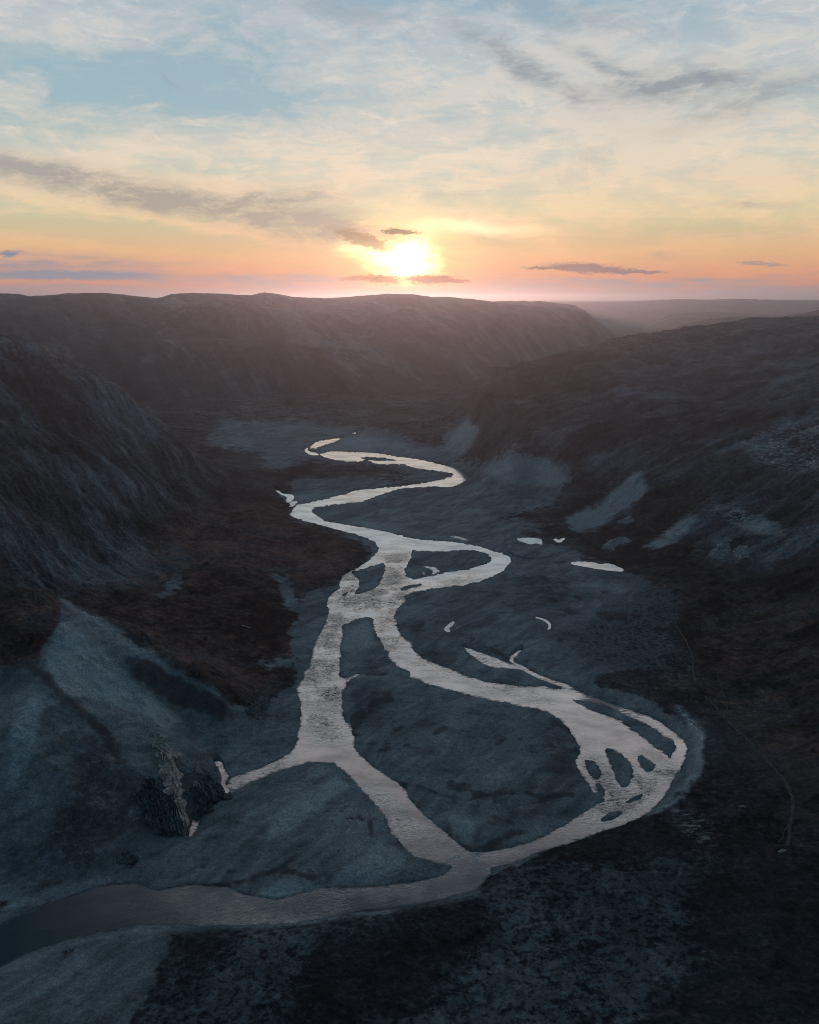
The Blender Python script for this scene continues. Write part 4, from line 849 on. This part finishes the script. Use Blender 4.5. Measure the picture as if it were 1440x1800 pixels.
crag([(1258,985),(1266,970),(1280,958)], 16, 5, M_WHITE, 'pale streaky outcrop on the foot of the right hill, left of a pair', 16)
crag([(1298,962),(1304,972),(1308,984)], 13, 4, M_WHITE, 'narrow pale outcrop on the foot of the right hill, right of a pair', 17)
crag([(1300,1419),(1305,1417),(1311,1419)], 2.6, 1.6, M_WHITE, 'bright white boulders alone on the dark right slope', 18, name='boulder', cat='boulder')
crag([(1369,1499),(1375,1496),(1382,1499)], 2.8, 1.8, M_WHITE, 'white boulders just left of the wide track', 19, name='boulder', cat='boulder')
crag([(424,1100),(432,1102),(442,1106)], 1.8, 0.8, M_WHITE, 'tiny line of pale stones on the red slope left of the river', 20, name='boulder', cat='boulder')

# ------------------------------------------------------------------ shrubs
M_LEAF = plain("shrub leaves", (0.010, 0.013, 0.012, 1), (0.026, 0.030, 0.026, 1), 3.0)
M_STEM = plain("shrub stems", (0.03, 0.025, 0.02, 1), (0.05, 0.04, 0.03, 1), 5.0)
def shrub_mesh(seed):
    r_ = random.Random(seed); vs = []; fs = []; lobes = [(r_.uniform(-.6, .6), r_.uniform(-.5, .5), r_.uniform(.25, .6), r_.uniform(.3, .6)) for _ in range(6)]
    for _ in range(420):
        lx, ly, lz, lr = r_.choice(lobes); th_, ph = r_.uniform(0, 2*math.pi), math.acos(r_.uniform(-.4, 1)); rr = lr*r_.uniform(.6, 1.05)
        c = (lx+rr*math.sin(ph)*math.cos(th_), ly+rr*math.sin(ph)*math.sin(th_), max(.02, lz+rr*math.cos(ph)*.7)); s_ = r_.uniform(.04, .10); b = len(vs)
        for k in range(3): vs.append(tuple(c[q]+r_.uniform(-s_, s_) for q in range(3)))
        fs.append((b, b+1, b+2))
    me = bpy.data.meshes.new('foliage'); me.from_pydata(vs, [], fs); me.materials.append(M_LEAF)
    vs = []; fs = []
    for k in range(7):
        a = k*0.9; x, y = .5*math.cos(a), .5*math.sin(a); b = len(vs)
        vs += [(-.03, 0, -.3), (.03, 0, -.3), (0, .04, -.3), (x, y, .6)]; fs += [(b, b+1, b+3), (b+1, b+2, b+3), (b+2, b, b+3)]
    ms = bpy.data.meshes.new('stem'); ms.from_pydata(vs, [], fs); ms.materials.append(M_STEM)
    return me, ms
SHRUBS = [shrub_mesh(k) for k in range(4)]
def shrub(x, y, size, k, label, group):
    e = bpy.data.objects.new('shrub', None); C.objects.link(e); e.location = (x, y, terrain_z(x, y)); e.scale = (size, size, size*.8); e.rotation_euler[2] = k*1.7
    e.empty_display_size = 0.5
    tag(e, label, 'shrub', group)
    for nm, me in zip(('foliage', 'stem'), SHRUBS[k % 4]):
        o = bpy.data.objects.new(nm, me); C.objects.link(o); o.parent = e
rr = random.Random(5)
x, y, _ = ground_at(115, 1679); shrub(x, y, 2.4, 0, 'larger dark shrub alone on the pale gravel bank at the lower left', None)
x, y, _ = ground_at(127, 1672); shrub(x, y, 1.5, 1, 'smaller dark shrub close beside the lone one on the gravel bank', None)
for (u, v, s_) in [(596,1497,1.3), (608,1495,1.0)]:
    x, y, _ = ground_at(u, v); shrub(x, y, s_, 2, 'tiny dark shrub on the smooth gravel fan between river arms', 'shrubs on the gravel fan')
n = 0
while n < 90:
    u = rr.uniform(290, 1430); v = rr.uniform(1590, 1795) if u < 900 else rr.uniform(1480, 1795)
    if v < 1640 - (u-560)*0.2 and u < 880: continue
    if perlin(np.array([u/90.]), np.array([v/60.]), 5)[0] < -0.05: continue
    x, y, _ = ground_at(u, v); shrub(x, y, rr.uniform(0.7, 1.9), n, 'low dark shrub dotted over the dark heath bank at the bottom', 'shrubs on the near heath bank'); n += 1

# ------------------------------------------------------------------ broken white water where the two arms meet
def foam():
    r_ = random.Random(3); vs = []; fs = []; M = plain("foam", (0.35, 0.42, 0.45, 1), (0.75, 0.8, 0.82, 1), 2.0, bump=0.6)
    for (u0, v0, du, dv, cnt) in [(832,1500,4,8,26), (838,1512,5,8,40), (805,1507,8,2,14), (846,1505,8,6,10)]:
        for _ in range(cnt):
            x, y, z = pix_dir(u0+r_.gauss(0, du*.6), v0+r_.gauss(0, dv*.6)); k = -H/z; x *= k; y *= k; w_ = r_.uniform(.25, .8); b = len(vs); a0 = r_.uniform(0, 6)
            vs.append((x, y, r_.uniform(.12, .4)))
            for q in range(6): rr_ = w_*r_.uniform(.5, 1.2); vs.append((x+rr_*math.cos(a0+q*1.047), y+rr_*math.sin(a0+q*1.047), -.03))
            fs += [(b, b+1+q, b+1+(q+1) % 6) for q in range(6)]
    me = bpy.data.meshes.new('white_water'); me.from_pydata(vs, [], fs); me.materials.append(M)
    o = bpy.data.objects.new('white_water', me); C.objects.link(o); tag(o, 'small patch of white water where the two river arms meet', 'white water', kind='stuff')
foam()

# ------------------------------------------------------------------ haze
def haze():
    import bmesh
    bm = bmesh.new(); bmesh.ops.create_cube(bm, size=1.0)
    for v in bm.verts: v.co = (v.co.x*64000, v.co.y*64000, -20 + (v.co.z+0.5)*420)
    me = bpy.data.meshes.new('haze'); bm.to_mesh(me); bm.free()
    m, t, o = new_mat("haze")
    pvn = t.n.new('ShaderNodeVolumePrincipled'); pvn.inputs['Color'].default_value = (0.64, 0.76, 1.0, 1)
    pvn.inputs['Density'].default_value = 7.2e-5; pvn.inputs['Anisotropy'].default_value = 0.76
    t.l.new(pvn.outputs[0], o.inputs['Volume'])
    me.materials.append(m); ob = bpy.data.objects.new('haze', me); C.objects.link(ob)
    tag(ob, 'thin evening haze filling the valley and fading the far hills', 'haze', kind='stuff')
haze()
